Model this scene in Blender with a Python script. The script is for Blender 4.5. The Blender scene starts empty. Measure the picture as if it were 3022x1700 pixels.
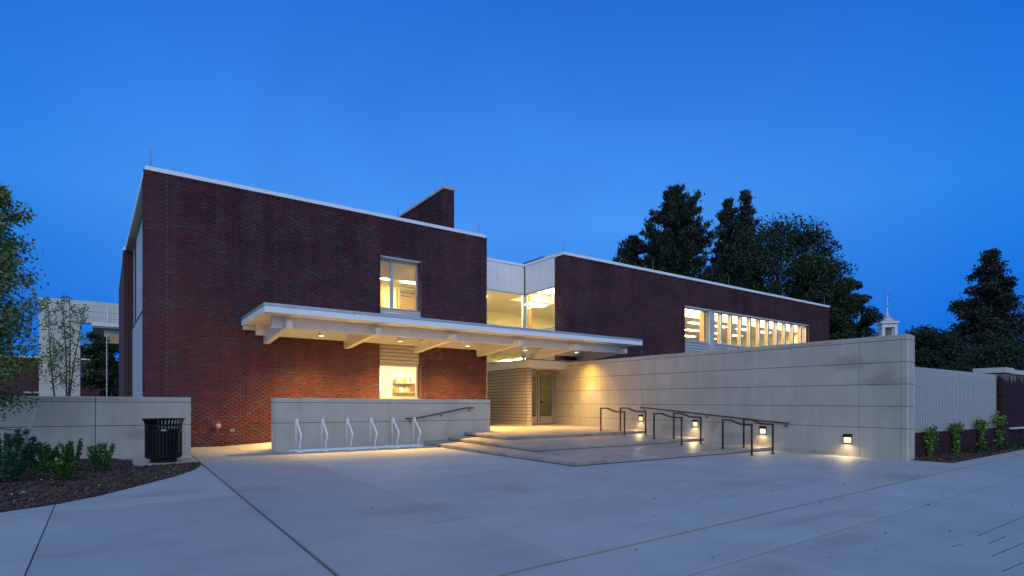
import bpy, math, random
import numpy as np
from mathutils import Vector, Matrix

random.seed(7)
rng = np.random.default_rng(11)
scene = bpy.context.scene
COL = scene.collection

# ------------------------------------------------------------------ camera, sky, light, exposure
cam_d = bpy.data.cameras.new('camera')
cam = bpy.data.objects.new('camera', cam_d)
COL.objects.link(cam)
cam_d.sensor_width = 36.0
cam_d.lens = 20.08
cam_d.shift_y = 0.1158
cam_d.clip_start = 0.05
cam_d.clip_end = 2000
EYE = 1.25
HEAD = math.radians(35.15)
cam.location = (0, 0, EYE)
cam.rotation_euler = (math.radians(90), 0, -HEAD)
scene.camera = cam

scene.view_settings.view_transform = 'Standard'
scene.view_settings.look = 'None'
scene.view_settings.exposure = 0.0
scene.view_settings.gamma = 1.0
scene.view_settings.use_curve_mapping = False
scene.cycles.max_bounces = 8
scene.cycles.transparent_max_bounces = 12
scene.cycles.sample_clamp_indirect = 6.0

world = bpy.data.worlds.new('World')
scene.world = world
world.use_nodes = True
wn, wl = world.node_tree.nodes, world.node_tree.links
wn.clear()
w_out = wn.new('ShaderNodeOutputWorld')
w_bg = wn.new('ShaderNodeBackground')
w_co = wn.new('ShaderNodeTexCoord')
w_sep = wn.new('ShaderNodeSeparateXYZ')
wl.new(w_co.outputs['Generated'], w_sep.inputs[0])
w_ramp = wn.new('ShaderNodeValToRGB')
sky_stops = [(0.0, (.020, .170, .70)), (0.12, (.028, .215, .83)), (0.30, (.063, .295, .90)),
             (0.42, (.042, .235, .83)), (0.58, (.021, .160, .69)), (1.0, (.008, .08, .45))]
el = w_ramp.color_ramp.elements
el[0].position, el[0].color = sky_stops[0][0], sky_stops[0][1] + (1,)
el[1].position, el[1].color = sky_stops[-1][0], sky_stops[-1][1] + (1,)
for p, c in sky_stops[1:-1]:
    e = el.new(p); e.color = c + (1,)
wl.new(w_sep.outputs['Z'], w_ramp.inputs[0])
# the after-glow: dusk sky turns paler towards the point where the sun went down (behind the camera)
w_dot = wn.new('ShaderNodeVectorMath'); w_dot.operation = 'DOT_PRODUCT'
wl.new(w_co.outputs['Generated'], w_dot.inputs[0])
w_dot.inputs[1].default_value = (-.66, -.72, .22)
w_map = wn.new('ShaderNodeMapRange'); w_map.interpolation_type = 'SMOOTHSTEP'
w_map.inputs['From Min'].default_value = -0.25
w_map.inputs['From Max'].default_value = 1.0
w_map.inputs['To Max'].default_value = 0.95
wl.new(w_dot.outputs['Value'], w_map.inputs['Value'])
w_mix = wn.new('ShaderNodeMixRGB')
wl.new(w_map.outputs[0], w_mix.inputs[0])
wl.new(w_ramp.outputs[0], w_mix.inputs[1])
w_mix.inputs[2].default_value = (.56, .82, 1.28, 1)
# slow, faint unevenness of thin high cloud
w_noi = wn.new('ShaderNodeTexNoise'); w_noi.inputs['Scale'].default_value = 3.0; w_noi.inputs['Detail'].default_value = 6; w_noi.inputs['Distortion'].default_value = .6
wl.new(w_co.outputs['Generated'], w_noi.inputs['Vector'])
w_nm = wn.new('ShaderNodeMapRange')
w_nm.inputs['To Min'].default_value = 0.84; w_nm.inputs['To Max'].default_value = 1.16
wl.new(w_noi.outputs[0], w_nm.inputs['Value'])
w_mul = wn.new('ShaderNodeMixRGB'); w_mul.blend_type = 'MULTIPLY'; w_mul.inputs[0].default_value = 1.0
w_d2 = wn.new('ShaderNodeVectorMath'); w_d2.operation = 'DOT_PRODUCT'
wl.new(w_co.outputs['Generated'], w_d2.inputs[0]); w_d2.inputs[1].default_value = (.50, .81, .30)
w_m2 = wn.new('ShaderNodeMapRange'); w_m2.interpolation_type = 'SMOOTHSTEP'
w_m2.inputs['From Min'].default_value = .68; w_m2.inputs['From Max'].default_value = 1.0
w_m2.inputs['To Min'].default_value = 0.0; w_m2.inputs['To Max'].default_value = 1.0
wl.new(w_d2.outputs['Value'], w_m2.inputs['Value'])
w_tint = wn.new('ShaderNodeMixRGB')
wl.new(w_m2.outputs[0], w_tint.inputs[0])
w_tint.inputs[1].default_value = (.28, .74, .88, 1); w_tint.inputs[2].default_value = (1.02, 1.02, 1.0, 1)
w_t2 = wn.new('ShaderNodeMixRGB'); w_t2.blend_type = 'MULTIPLY'; w_t2.inputs[0].default_value = 1.0
wl.new(w_ramp.outputs[0], w_t2.inputs[1]); wl.new(w_tint.outputs[0], w_t2.inputs[2])
wl.new(w_t2.outputs[0], w_mix.inputs[1])
wl.new(w_mix.outputs[0], w_mul.inputs[1]); wl.new(w_nm.outputs[0], w_mul.inputs[2])
wl.new(w_mul.outputs[0], w_bg.inputs[0])
w_bg.inputs[1].default_value = 1.0
wl.new(w_bg.outputs[0], w_out.inputs[0])

sun_d = bpy.data.lights.new('dusk_glow', 'SUN')
sun_d.energy = 0.55
sun_d.angle = math.radians(70)
sun_d.color = (1.0, .95, .92)
sun = bpy.data.objects.new('dusk_glow', sun_d)
COL.objects.link(sun)
sun.rotation_euler = (math.radians(52), 0, math.radians(-28))

# ------------------------------------------------------------------ helpers
WL = {}

def link(o, parent=None):
    COL.objects.link(o)
    if parent is not None:
        o.parent = parent
    return o

def base(o):
    return WL.get(o, Vector((0, 0, 0)))

def tag(o, label=None, cat=None, group=None, kind=None):
    if label: o['label'] = label
    if cat: o['category'] = cat
    if group: o['group'] = group
    if kind: o['kind'] = kind
    return o

def empty(name, loc, label, cat, group=None):
    o = bpy.data.objects.new(name, None)
    o.empty_display_size = .2
    o.location = loc
    link(o)
    WL[o] = Vector(loc)
    return tag(o, label, cat, group)

class MB:
    """collects shapes, built as one mesh object"""
    def __init__(self):
        self.v, self.f = [], []
    def add(self, vs, fs):
        n = len(self.v)
        self.v += [tuple(p) for p in vs]
        self.f += [tuple(i + n for i in q) for q in fs]
        return self
    def hexa(self, p):
        return self.add(p, [(0, 3, 2, 1), (4, 5, 6, 7), (0, 1, 5, 4), (1, 2, 6, 5), (2, 3, 7, 6), (3, 0, 4, 7)])
    def box(self, x0, x1, y0, y1, z0, z1):
        return self.hexa([(x0, y0, z0), (x1, y0, z0), (x1, y1, z0), (x0, y1, z0),
                          (x0, y0, z1), (x1, y0, z1), (x1, y1, z1), (x0, y1, z1)])
    def prism(self, poly, z0, z1):
        """poly in plan; z0, z1 numbers or functions of (x, y)"""
        n = len(poly)
        a = sum(poly[i][0]*poly[(i+1) % n][1] - poly[(i+1) % n][0]*poly[i][1] for i in range(n))
        if a < 0: poly = poly[::-1]
        f0 = z0 if callable(z0) else (lambda x, y: z0)
        f1 = z1 if callable(z1) else (lambda x, y: z1)
        vs = [(x, y, f0(x, y)) for x, y in poly] + [(x, y, f1(x, y)) for x, y in poly]
        fs = [tuple(range(n-1, -1, -1)), tuple(range(n, 2*n))]
        fs += [(i, (i+1) % n, n+(i+1) % n, n+i) for i in range(n)]
        return self.add(vs, fs)
    def extrude(self, prof, axis, a, b):
        """prof = list of (p, z) ; axis 'x': p is y, extruded x from a to b ; axis 'y': p is x"""
        n = len(prof)
        if axis == 'x':
            vs = [(a, p, z) for p, z in prof] + [(b, p, z) for p, z in prof]
        else:
            vs = [(p, a, z) for p, z in prof] + [(p, b, z) for p, z in prof]
        fs = [tuple(range(n)), tuple(range(2*n-1, n-1, -1))]
        fs += [(i, n+i, n+(i+1) % n, (i+1) % n) for i in range(n)]
        return self.add(vs, fs)
    def tube(self, pts, r, n=8, rads=None, square=False):
        pts = [Vector(p) for p in pts]
        m = len(pts)
        k0 = len(self.v)
        up = Vector((0, 0, 1))
        last = None
        for i, p in enumerate(pts):
            if i == 0: d = pts[1]-pts[0]
            elif i == m-1: d = pts[-1]-pts[-2]
            else: d = (pts[i+1]-p).normalized() + (p-pts[i-1]).normalized()
            d.normalize()
            if last is None:
                ref = up if abs(d.z) < .95 else Vector((1, 0, 0))
                a = d.cross(ref).normalized()
            else:
                a = (last - d*last.dot(d)).normalized()
            last = a
            b = d.cross(a).normalized()
            rr = rads[i] if rads else r
            s = 1.0
            if 0 < i < m-1:
                co = (pts[i+1]-p).normalized().dot((p-pts[i-1]).normalized())
                s = 1/max(.5, math.sqrt((1+co)/2)) if square else 1.0
            for j in range(n):
                t = 2*math.pi*(j+(.5 if square else 0))/n
                q = rr*(1.414 if square else 1)
                self.v.append(tuple(p + a*math.cos(t)*q*s + b*math.sin(t)*q*s))
        for i in range(m-1):
            for j in range(n):
                a0 = k0+i*n+j; a1 = k0+i*n+(j+1) % n
                self.f.append((a0, a1, a1+n, a0+n))
        self.f.append(tuple(k0+j for j in range(n-1, -1, -1)))
        self.f.append(tuple(k0+(m-1)*n+j for j in range(n)))
        return self
    def lathe(self, prof, n=24, c=(0, 0, 0), axis='z'):
        """prof = [(radius, height)]"""
        k0 = len(self.v)
        for r, h in prof:
            for j in range(n):
                t = 2*math.pi*j/n
                a, b = r*math.cos(t), r*math.sin(t)
                if axis == 'z': p = (c[0]+a, c[1]+b, c[2]+h)
                elif axis == 'y': p = (c[0]+a, c[1]+h, c[2]+b)
                else: p = (c[0]+h, c[1]+a, c[2]+b)
                self.v.append(p)
        for i in range(len(prof)-1):
            for j in range(n):
                a0 = k0+i*n+j; a1 = k0+i*n+(j+1) % n
                self.f.append((a0, a1, a1+n, a0+n))
        self.f.append(tuple(k0+j for j in range(n-1, -1, -1)))
        self.f.append(tuple(k0+(len(prof)-1)*n+j for j in range(n)))
        return self
    def build(self, name, mat, parent=None, smooth=False, bevel=0.0):
        off = base(parent) if parent is not None else Vector((0, 0, 0))
        me = bpy.data.meshes.new(name)
        me.from_pydata([(x-off.x, y-off.y, z-off.z) for x, y, z in self.v], [], self.f)
        me.materials.append(mat)
        if smooth:
            me.polygons.foreach_set('use_smooth', [True]*len(me.polygons))
        me.update()
        o = bpy.data.objects.new(name, me)
        link(o, parent)
        WL[o] = off
        if bevel:
            m = o.modifiers.new('bevel', 'BEVEL'); m.width = bevel; m.segments = 2; m.limit_method = 'ANGLE'
        return o

def top(o, label, cat, group=None, kind=None):
    """move a top-level mesh's origin to its base and tag it"""
    me = o.data
    co = np.empty(len(me.vertices)*3); me.vertices.foreach_get('co', co); co = co.reshape(-1, 3)
    b = np.array([(co[:, 0].min()+co[:, 0].max())/2, (co[:, 1].min()+co[:, 1].max())/2, co[:, 2].min()])
    me.vertices.foreach_set('co', (co-b).ravel()); me.update()
    o.location = Vector(b) + o.location
    WL[o] = Vector(b)
    return tag(o, label, cat, group, kind)

def quads(name, V, mat, parent=None, nv=4):
    """V: (n, nv, 3) array of separate faces"""
    off = base(parent) if parent is not None else Vector((0, 0, 0))
    n = len(V)
    co = (V.reshape(-1, 3) - np.array(off)).astype(np.float32)
    me = bpy.data.meshes.new(name)
    me.vertices.add(n*nv); me.loops.add(n*nv); me.polygons.add(n)
    me.vertices.foreach_set('co', co.ravel())
    me.loops.foreach_set('vertex_index', np.arange(n*nv, dtype=np.int32))
    me.polygons.foreach_set('loop_start', np.arange(0, n*nv, nv, dtype=np.int32))
    me.polygons.foreach_set('loop_total', np.full(n, nv, dtype=np.int32))
    me.update(calc_edges=True); me.validate()
    me.materials.append(mat)
    o = bpy.data.objects.new(name, me)
    link(o, parent); WL[o] = off
    return o

def copy_tree(o, parent=None):
    c = o.copy()
    COL.objects.link(c)
    c.parent = parent
    for ch in list(o.children):
        copy_tree(ch, c)
    return c

# ------------------------------------------------------------------ materials
def new_mat(name):
    m = bpy.data.materials.new(name); m.use_nodes = True
    nt = m.node_tree
    return m, nt.nodes, nt.links, nt.nodes['Principled BSDF']

def ramp(n, stops, interp='LINEAR'):
    r = n.new('ShaderNodeValToRGB')
    r.color_ramp.interpolation = interp
    e = r.color_ramp.elements
    e[0].position, e[0].color = stops[0][0], tuple(stops[0][1]) + (1,)
    e[1].position, e[1].color = stops[-1][0], tuple(stops[-1][1]) + (1,)
    for p, c in stops[1:-1]:
        k = e.new(p); k.color = tuple(c) + (1,)
    return r

def noise(n, l, scale, detail=4, rough=.6, vec=None, stretch=None):
    t = n.new('ShaderNodeTexNoise')
    t.inputs['Scale'].default_value = scale; t.inputs['Detail'].default_value = detail
    t.inputs['Roughness'].default_value = rough
    if vec is None:
        g = n.new('ShaderNodeNewGeometry'); vec = g.outputs['Position']
    if stretch:
        mp = n.new('ShaderNodeMapping'); mp.inputs['Scale'].default_value = stretch
        l.new(vec, mp.inputs[0]); vec = mp.outputs[0]
    l.new(vec, t.inputs['Vector'])
    return t

def mottled(name, c0, c1, scale=3, rough=.75, bump=.0, bscale=60, metallic=0.0, stretch=None, spec=.5, extra=None, fine=True):
    m, n, l, b = new_mat(name)
    t = noise(n, l, scale, 6, .65, stretch=stretch)
    r = ramp(n, [(.3, c0), (.7, c1)])
    l.new(t.outputs[0], r.inputs[0])
    col = r.outputs[0]
    if fine:
        t2 = noise(n, l, bscale*1.3, 3, .7)
        mr = n.new('ShaderNodeMapRange'); mr.inputs['To Min'].default_value = .86; mr.inputs['To Max'].default_value = 1.12
        l.new(t2.outputs[0], mr.inputs['Value'])
        mx = n.new('ShaderNodeMixRGB'); mx.blend_type = 'MULTIPLY'; mx.inputs[0].default_value = 1
        l.new(col, mx.inputs[1]); l.new(mr.outputs[0], mx.inputs[2]); col = mx.outputs[0]
    if extra: col = extra(n, l, col)
    l.new(col, b.inputs['Base Color'])
    b.inputs['Roughness'].default_value = rough
    b.inputs['Metallic'].default_value = metallic
    b.inputs['Specular IOR Level'].default_value = spec
    if bump:
        tb = noise(n, l, bscale, 5, .7)
        bp = n.new('ShaderNodeBump'); bp.inputs['Strength'].default_value = bump; bp.inputs['Distance'].default_value = .01
        l.new(tb.outputs[0], bp.inputs['Height']); l.new(bp.outputs[0], b.inputs['Normal'])
    return m

def blots(spots, dark=.72):
    """stains with a place and a shape of their own: spots = [(x, y, z, rx, ry, rz)]"""
    def f(n, l, col):
        g = n.new('ShaderNodeNewGeometry')
        w = noise(n, l, 2.6, 5, .65)
        acc = None
        for (x, y, z, rx, ry, rz) in spots:
            s = n.new('ShaderNodeVectorMath'); s.operation = 'SUBTRACT'
            l.new(g.outputs['Position'], s.inputs[0]); s.inputs[1].default_value = (x, y, z)
            d = n.new('ShaderNodeVectorMath'); d.operation = 'DIVIDE'
            l.new(s.outputs[0], d.inputs[0]); d.inputs[1].default_value = (rx, ry, rz)
            q = n.new('ShaderNodeVectorMath'); q.operation = 'LENGTH'
            l.new(d.outputs[0], q.inputs[0])
            a = n.new('ShaderNodeMath'); a.operation = 'MULTIPLY_ADD'
            l.new(w.outputs[0], a.inputs[0]); a.inputs[1].default_value = 1.6; 
            l.new(q.outputs['Value'], a.inputs[2])
            mr = n.new('ShaderNodeMapRange'); mr.interpolation_type = 'SMOOTHSTEP'
            mr.inputs['From Min'].default_value = 1.0; mr.inputs['From Max'].default_value = 1.9
            mr.inputs['To Min'].default_value = 1.0; mr.inputs['To Max'].default_value = 0.0
            l.new(a.outputs[0], mr.inputs['Value'])
            if acc is None: acc = mr.outputs[0]
            else:
                mx = n.new('ShaderNodeMath'); mx.operation = 'MAXIMUM'
                l.new(acc, mx.inputs[0]); l.new(mr.outputs[0], mx.inputs[1]); acc = mx.outputs[0]
        mm = n.new('ShaderNodeMixRGB'); mm.blend_type = 'MULTIPLY'
        l.new(acc, mm.inputs[0]); l.new(col, mm.inputs[1]); mm.inputs[2].default_value = (dark, dark*.96, dark*.9, 1)
        return mm.outputs[0]
    return f

BRICK_STOPS = [(0, (.062, .034, .047)), (.10, (.092, .029, .033)), (.28, (.104, .032, .034)), (.40, (.080, .029, .037)),
               (.54, (.110, .033, .033)), (.66, (.074, .036, .046)), (.76, (.093, .029, .033)), (.84, (.080, .055, .062)), (.92, (.065, .048, .058))]

def efflo(n, l, col):
    """white salt streaks near the top of the brick garden wall"""
    g = n.new('ShaderNodeNewGeometry'); sp = n.new('ShaderNodeSeparateXYZ'); l.new(g.outputs['Position'], sp.inputs[0])
    mr = n.new('ShaderNodeMapRange'); mr.inputs['From Min'].default_value = 1.75; mr.inputs['From Max'].default_value = 2.3
    mr.inputs['To Max'].default_value = .5; l.new(sp.outputs['Z'], mr.inputs['Value'])
    t = noise(n, l, 4, 6, .7, stretch=(1, 1, .16))
    a = n.new('ShaderNodeMath'); a.operation = 'ADD'; l.new(mr.outputs[0], a.inputs[0]); l.new(t.outputs[0], a.inputs[1])
    r = ramp(n, [(.78, (0, 0, 0)), (.96, (1, 1, 1))]); l.new(a.outputs[0], r.inputs[0])
    m = n.new('ShaderNodeMixRGB'); l.new(r.outputs[0], m.inputs[0]); l.new(col, m.inputs[1]); m.inputs[2].default_value = (.30, .28, .28, 1)
    return m.outputs[0]

def brick_mat(name, single, k=1.0):
    m, n, l, b = new_mat(name)
    if single:
        src = n.new('ShaderNodeObjectInfo').outputs['Random']
    else:
        src = n.new('ShaderNodeNewGeometry').outputs['Random Per Island']
    r = ramp(n, [(p, tuple(v*k for v in c)) for p, c in BRICK_STOPS], 'CONSTANT')
    l.new(src, r.inputs[0])
    t = noise(n, l, 30, 4, .7)
    mr = n.new('ShaderNodeMapRange'); mr.inputs['To Min'].default_value = .7; mr.inputs['To Max'].default_value = 1.3
    l.new(t.outputs[0], mr.inputs['Value'])
    mx = n.new('ShaderNodeMixRGB'); mx.blend_type = 'MULTIPLY'; mx.inputs[0].default_value = 1
    l.new(r.outputs[0], mx.inputs[1]); l.new(mr.outputs[0], mx.inputs[2])
    big = noise(n, l, .55, 3, .6, stretch=(1, 1, 1.8))
    mr2 = n.new('ShaderNodeMapRange'); mr2.inputs['From Min'].default_value = .35; mr2.inputs['From Max'].default_value = .65
    mr2.inputs['To Min'].default_value = .82; mr2.inputs['To Max'].default_value = 1.15
    l.new(big.outputs[0], mr2.inputs['Value'])
    mx2 = n.new('ShaderNodeMixRGB'); mx2.blend_type = 'MULTIPLY'; mx2.inputs[0].default_value = 1
    l.new(mx.outputs[0], mx2.inputs[1]); l.new(mr2.outputs[0], mx2.inputs[2])
    st_ = noise(n, l, 1.3, 5, .65, stretch=(1.6, 1.6, .10))
    rs_ = ramp(n, [(.38, (.80, .80, .82)), (.55, (1.02, 1.02, 1.02)), (.72, (1.12, 1.10, 1.10))])
    l.new(st_.outputs[0], rs_.inputs[0])
    mx3 = n.new('ShaderNodeMixRGB'); mx3.blend_type = 'MULTIPLY'; mx3.inputs[0].default_value = 1
    l.new(mx2.outputs[0], mx3.inputs[1]); l.new(rs_.outputs[0], mx3.inputs[2])
    col = mx3.outputs[0]
    if k < .9: col = efflo(n, l, col)
    l.new(col, b.inputs['Base Color'])
    b.inputs['Roughness'].default_value = .8
    b.inputs['Specular IOR Level'].default_value = .12
    bp = n.new('ShaderNodeBump'); bp.inputs['Strength'].default_value = .4; bp.inputs['Distance'].default_value = .004
    l.new(t.outputs[0], bp.inputs['Height']); l.new(bp.outputs[0], b.inputs['Normal'])
    return m

M = {}
M['brick_one'] = brick_mat('brick_one', True)
M['brick_many'] = brick_mat('brick_many', False)
M['shaded_one'] = brick_mat('shaded_brick_one', True, .5)  # same brick with the low light of the garden wall put into its colour
M['shaded_many'] = brick_mat('shaded_brick_many', False, .5)
M['dark_mortar'] = mottled('dark_mortar', (.055, .04, .042), (.085, .062, .066), 5, .95, .2, 90)  # mortar darkened for the same low light; also colours the control joint
M['far_brick'] = mottled('far_brick', (.055, .024, .026), (.085, .034, .036), 1.5, .9, stretch=(3, 3, 14))
M['mortar'] = mottled('mortar', (.150, .095, .105), (.205, .132, .145), 5, .9, .2, 90)
wall_spots = [(15.12, 6.95, 2.36, .5, .55, .30), (15.12, 7.0, 2.33, .5, .9, .10), (15.05, 6.15, 1.86, .5, .75, .13), (15.05, 6.0, 1.98, .5, .35, .2),
              (15.55, 10.4, .36, .5, 1.0, .22), (15.65, 11.2, .62, .5, .22, .28), (15.85, 13.0, .52, .5, .9, .2), (15.5, 9.5, .25, .5, .7, .14),
              (15.3, 7.9, 2.9, .5, 1.4, .06), (15.9, 13.4, 3.05, .5, 2.0, .07), (15.1, 8.6, .05, .5, 1.6, .12), (-1.2, 16.7, 1.42, 2.2, .5, .06), (0.9, 16.7, .55, .9, .4, .18)]
_bl = blots(wall_spots, .80)
def wall_wear(n, l, col):
    t = noise(n, l, 1.6, 6, .7, stretch=(1.8, 1.8, .14))
    r = ramp(n, [(.36, (.90, .90, .89)), (.55, (1.0, 1.0, 1.0)), (.74, (1.07, 1.07, 1.08))])
    l.new(t.outputs[0], r.inputs[0])
    m = n.new('ShaderNodeMixRGB'); m.blend_type = 'MULTIPLY'; m.inputs[0].default_value = 1
    l.new(col, m.inputs[1]); l.new(r.outputs[0], m.inputs[2])
    return _bl(n, l, m.outputs[0])
M['precast'] = mottled('precast', (.405, .37, .305), (.50, .46, .38), 1.1, .85, .12, 70, extra=wall_wear)
M['joint'] = mottled('joint', (.07, .065, .06), (.11, .10, .09), 8, .9)
pave_spots = [(3.0, 6.4, 0, .9, .5, 1), (5.2, 7.4, 0, .8, .3, 1), (5.0, 7.0, 0, .3, .5, 1), (7.2, 3.1, 0, .6, .25, 1), (5.6, 2.6, 0, .7, .2, 1),
              (0.6, 9.6, 0, 1.0, .35, 1), (1.9, 9.4, 0, .5, .6, 1), (8.4, 5.4, 0, 1.1, .4, 1), (6.6, 3.3, 0, 1.6, .15, 1), (11.5, 4.3, 0, 1.2, .4, 1), (4.0, 2.4, 0, .8, .3, 1)]

def pave_mat():
    m, n, l, b = new_mat('broomed_concrete')
    t = noise(n, l, .9, 6, .65)
    r = ramp(n, [(.28, (.295, .310, .285)), (.5, (.340, .356, .328)), (.75, (.38, .398, .365))])
    l.new(t.outputs[0], r.inputs[0])
    oi = n.new('ShaderNodeObjectInfo')
    mr = n.new('ShaderNodeMapRange'); mr.inputs['To Min'].default_value = .90; mr.inputs['To Max'].default_value = 1.07
    l.new(oi.outputs['Random'], mr.inputs['Value'])
    mx = n.new('ShaderNodeMixRGB'); mx.blend_type = 'MULTIPLY'; mx.inputs[0].default_value = 1
    l.new(r.outputs[0], mx.inputs[1]); l.new(mr.outputs[0], mx.inputs[2])
    # broom strokes
    br = noise(n, l, 5, 5, .75, stretch=(1.2, 26, 1))
    mr3 = n.new('ShaderNodeMapRange'); mr3.inputs['From Min'].default_value = .3; mr3.inputs['From Max'].default_value = .7
    mr3.inputs['To Min'].default_value = .93; mr3.inputs['To Max'].default_value = 1.05
    l.new(br.outputs[0], mr3.inputs['Value'])
    mx3 = n.new('ShaderNodeMixRGB'); mx3.blend_type = 'MULTIPLY'; mx3.inputs[0].default_value = 1
    l.new(mx.outputs[0], mx3.inputs[1]); l.new(mr3.outputs[0], mx3.inputs[2])
    # scuffs along the way people walk
    sc = noise(n, l, 1.6, 6, .7, stretch=(.5, 1.6, 1))
    rs = ramp(n, [(.52, (1, 1, 1)), (.72, (.86, .855, .85))])
    l.new(sc.outputs[0], rs.inputs[0])
    mx4 = n.new('ShaderNodeMixRGB'); mx4.blend_type = 'MULTIPLY'; mx4.inputs[0].default_value = 1
    l.new(mx3.outputs[0], mx4.inputs[1]); l.new(rs.outputs[0], mx4.inputs[2])
    col = blots(pave_spots, .87)(n, l, mx4.outputs[0])
    l.new(col, b.inputs['Base Color'])
    b.inputs['Roughness'].default_value = .62
    bp = n.new('ShaderNodeBump'); bp.inputs['Strength'].default_value = .25; bp.inputs['Distance'].default_value = .004
    l.new(br.outputs[0], bp.inputs['Height']); l.new(bp.outputs[0], b.inputs['Normal'])
    return m
M['pave'] = pave_mat()
M['sealant'] = mottled('sealant', (.085, .08, .072), (.15, .14, .125), 12, .9)
def piece_tint(n, l, col):
    oi = n.new('ShaderNodeObjectInfo')
    r = ramp(n, [(0, (.86, .86, .88)), (.35, (1.05, .98, .93)), (.7, (.95, .95, .92)), (1, (1.12, 1.08, 1.0))])
    l.new(oi.outputs['Random'], r.inputs[0])
    m = n.new('ShaderNodeMixRGB'); m.blend_type = 'MULTIPLY'; m.inputs[0].default_value = 1
    l.new(col, m.inputs[1]); l.new(r.outputs[0], m.inputs[2])
    return m.outputs[0]
M['granite'] = mottled('granite', (.23, .20, .18), (.40, .36, .31), 1.4, .42, .15, 80, extra=piece_tint)
M['riser'] = mottled('riser', (.05, .05, .045), (.09, .085, .08), 6, .9)
M['soil'] = mottled('soil', (.035, .022, .016), (.075, .05, .036), 14, 1.0, .8, 40)
M['chips'] = mottled('chips', (.045, .028, .020), (.12, .085, .065), 9, 1.0)
M['earth'] = mottled('earth', (.035, .05, .02), (.07, .085, .035), 2, 1.0, .4, 20)
M['coping'] = mottled('coping', (.78, .79, .80), (.85, .86, .87), 1.5, .4, fine=False, spec=.6)
M['white'] = mottled('white_paint', (.66, .65, .61), (.76, .75, .71), 2.5, .5, .03, 60)
M['soffit'] = mottled('soffit_paint', (.60, .55, .47), (.70, .65, .56), 3, .55)
M['flash'] = mottled('flashing', (.40, .43, .45), (.50, .53, .55), 3, .4, metallic=.5)
M['dark_flash'] = mottled('dark_flashing', (.06, .055, .05), (.10, .09, .08), 3, .5)
M['siding'] = mottled('grey_siding', (.42, .42, .40), (.50, .50, .48), 2.5, .55, .05, 60, stretch=(1, 1, 6))
M['tan_siding'] = mottled('taupe_siding', (.33, .30, .26), (.42, .385, .335), 2.5, .6, .05, 60, stretch=(1, 1, 6))
M['panel'] = mottled('metal_panel', (.76, .76, .75), (.82, .82, .81), 1.2, .35, fine=False, spec=.7)
M['frame'] = mottled('window_frame', (.40, .41, .42), (.47, .48, .49), 3, .4, metallic=.3)
M['door_frame'] = mottled('door_frame', (.36, .32, .29), (.43, .39, .36), 3, .42, metallic=.3)
M['bronze'] = mottled('dark_bronze', (.030, .024, .020), (.055, .045, .038), 6, .38, metallic=.4)
M['brass'] = mottled('dull_brass', (.22, .17, .08), (.32, .25, .13), 9, .4, metallic=.8)
M['chrome'] = mottled('chrome', (.34, .33, .31), (.44, .43, .40), 9, .3, metallic=.9)
M['red'] = mottled('red_enamel', (.10, .012, .016), (.15, .02, .022), 9, .4)
M['enamel'] = mottled('white_enamel', (.72, .71, .69), (.82, .81, .79), 4, .3, spec=.6)
M['black'] = mottled('black_enamel', (.003, .003, .004), (.007, .010, .008), 9, .5, spec=.25)
M['plate'] = mottled('steel_plate', (.16, .165, .17), (.26, .265, .27), 9, .35, metallic=.7)
M['wood'] = mottled('oak', (.42, .21, .055), (.56, .30, .085), 3, .5, stretch=(8, 8, 1))
M['darkwood'] = mottled('stained_door', (.20, .12, .055), (.28, .17, .08), 3, .5, stretch=(8, 8, 1))
M['plaster'] = mottled('cream_plaster', (.72, .66, .44), (.78, .72, .49), 1.5, .8)
M['ceiling'] = mottled('ceiling_tile', (.68, .64, .53), (.74, .70, .58), 1.5, .85)
M['carpet'] = mottled('carpet', (.18, .15, .11), (.24, .20, .15), 3, .95)
M['greywall'] = mottled('grey_partition', (.16, .16, .13), (.21, .21, .17), 1.5, .8)
M['shade'] = mottled('roller_shade', (.42, .39, .33), (.50, .47, .40), 1.5, .9)
M['stake'] = mottled('weathered_stake', (.20, .19, .18), (.30, .28, .26), 12, .9, stretch=(8, 8, 1))
M['rubber'] = mottled('rubber', (.02, .02, .02), (.04, .04, .04), 8, .7)
M['bark'] = mottled('bark', (.045, .035, .028), (.09, .075, .06), 9, .95, .6, 30)
M['limestone'] = mottled('limestone_cap', (.42, .40, .36), (.52, .50, .45), 2, .85)
def emit(name, col, s):
    m = bpy.data.materials.new(name); m.use_nodes = True
    n, l = m.node_tree.nodes, m.node_tree.links
    n.clear()
    o = n.new('ShaderNodeOutputMaterial'); e = n.new('ShaderNodeEmission')
    e.inputs[0].default_value = col + (1,); e.inputs[1].default_value = s
    l.new(e.outputs[0], o.inputs[0])
    return m
M['lamp_panel'] = emit('lit_ceiling_panel', (1, .82, .42), 70)
M['lamp_panel_dim'] = emit('lit_ceiling_panel_dim', (1, .82, .42), 22)
M['cove'] = emit('lit_cove', (1, .86, .50), 17)
M['lens'] = emit('lit_lens', (1, .80, .50), 6)
M['steplens'] = emit('lit_step_lens', (1, .74, .34), 2.6)

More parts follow.
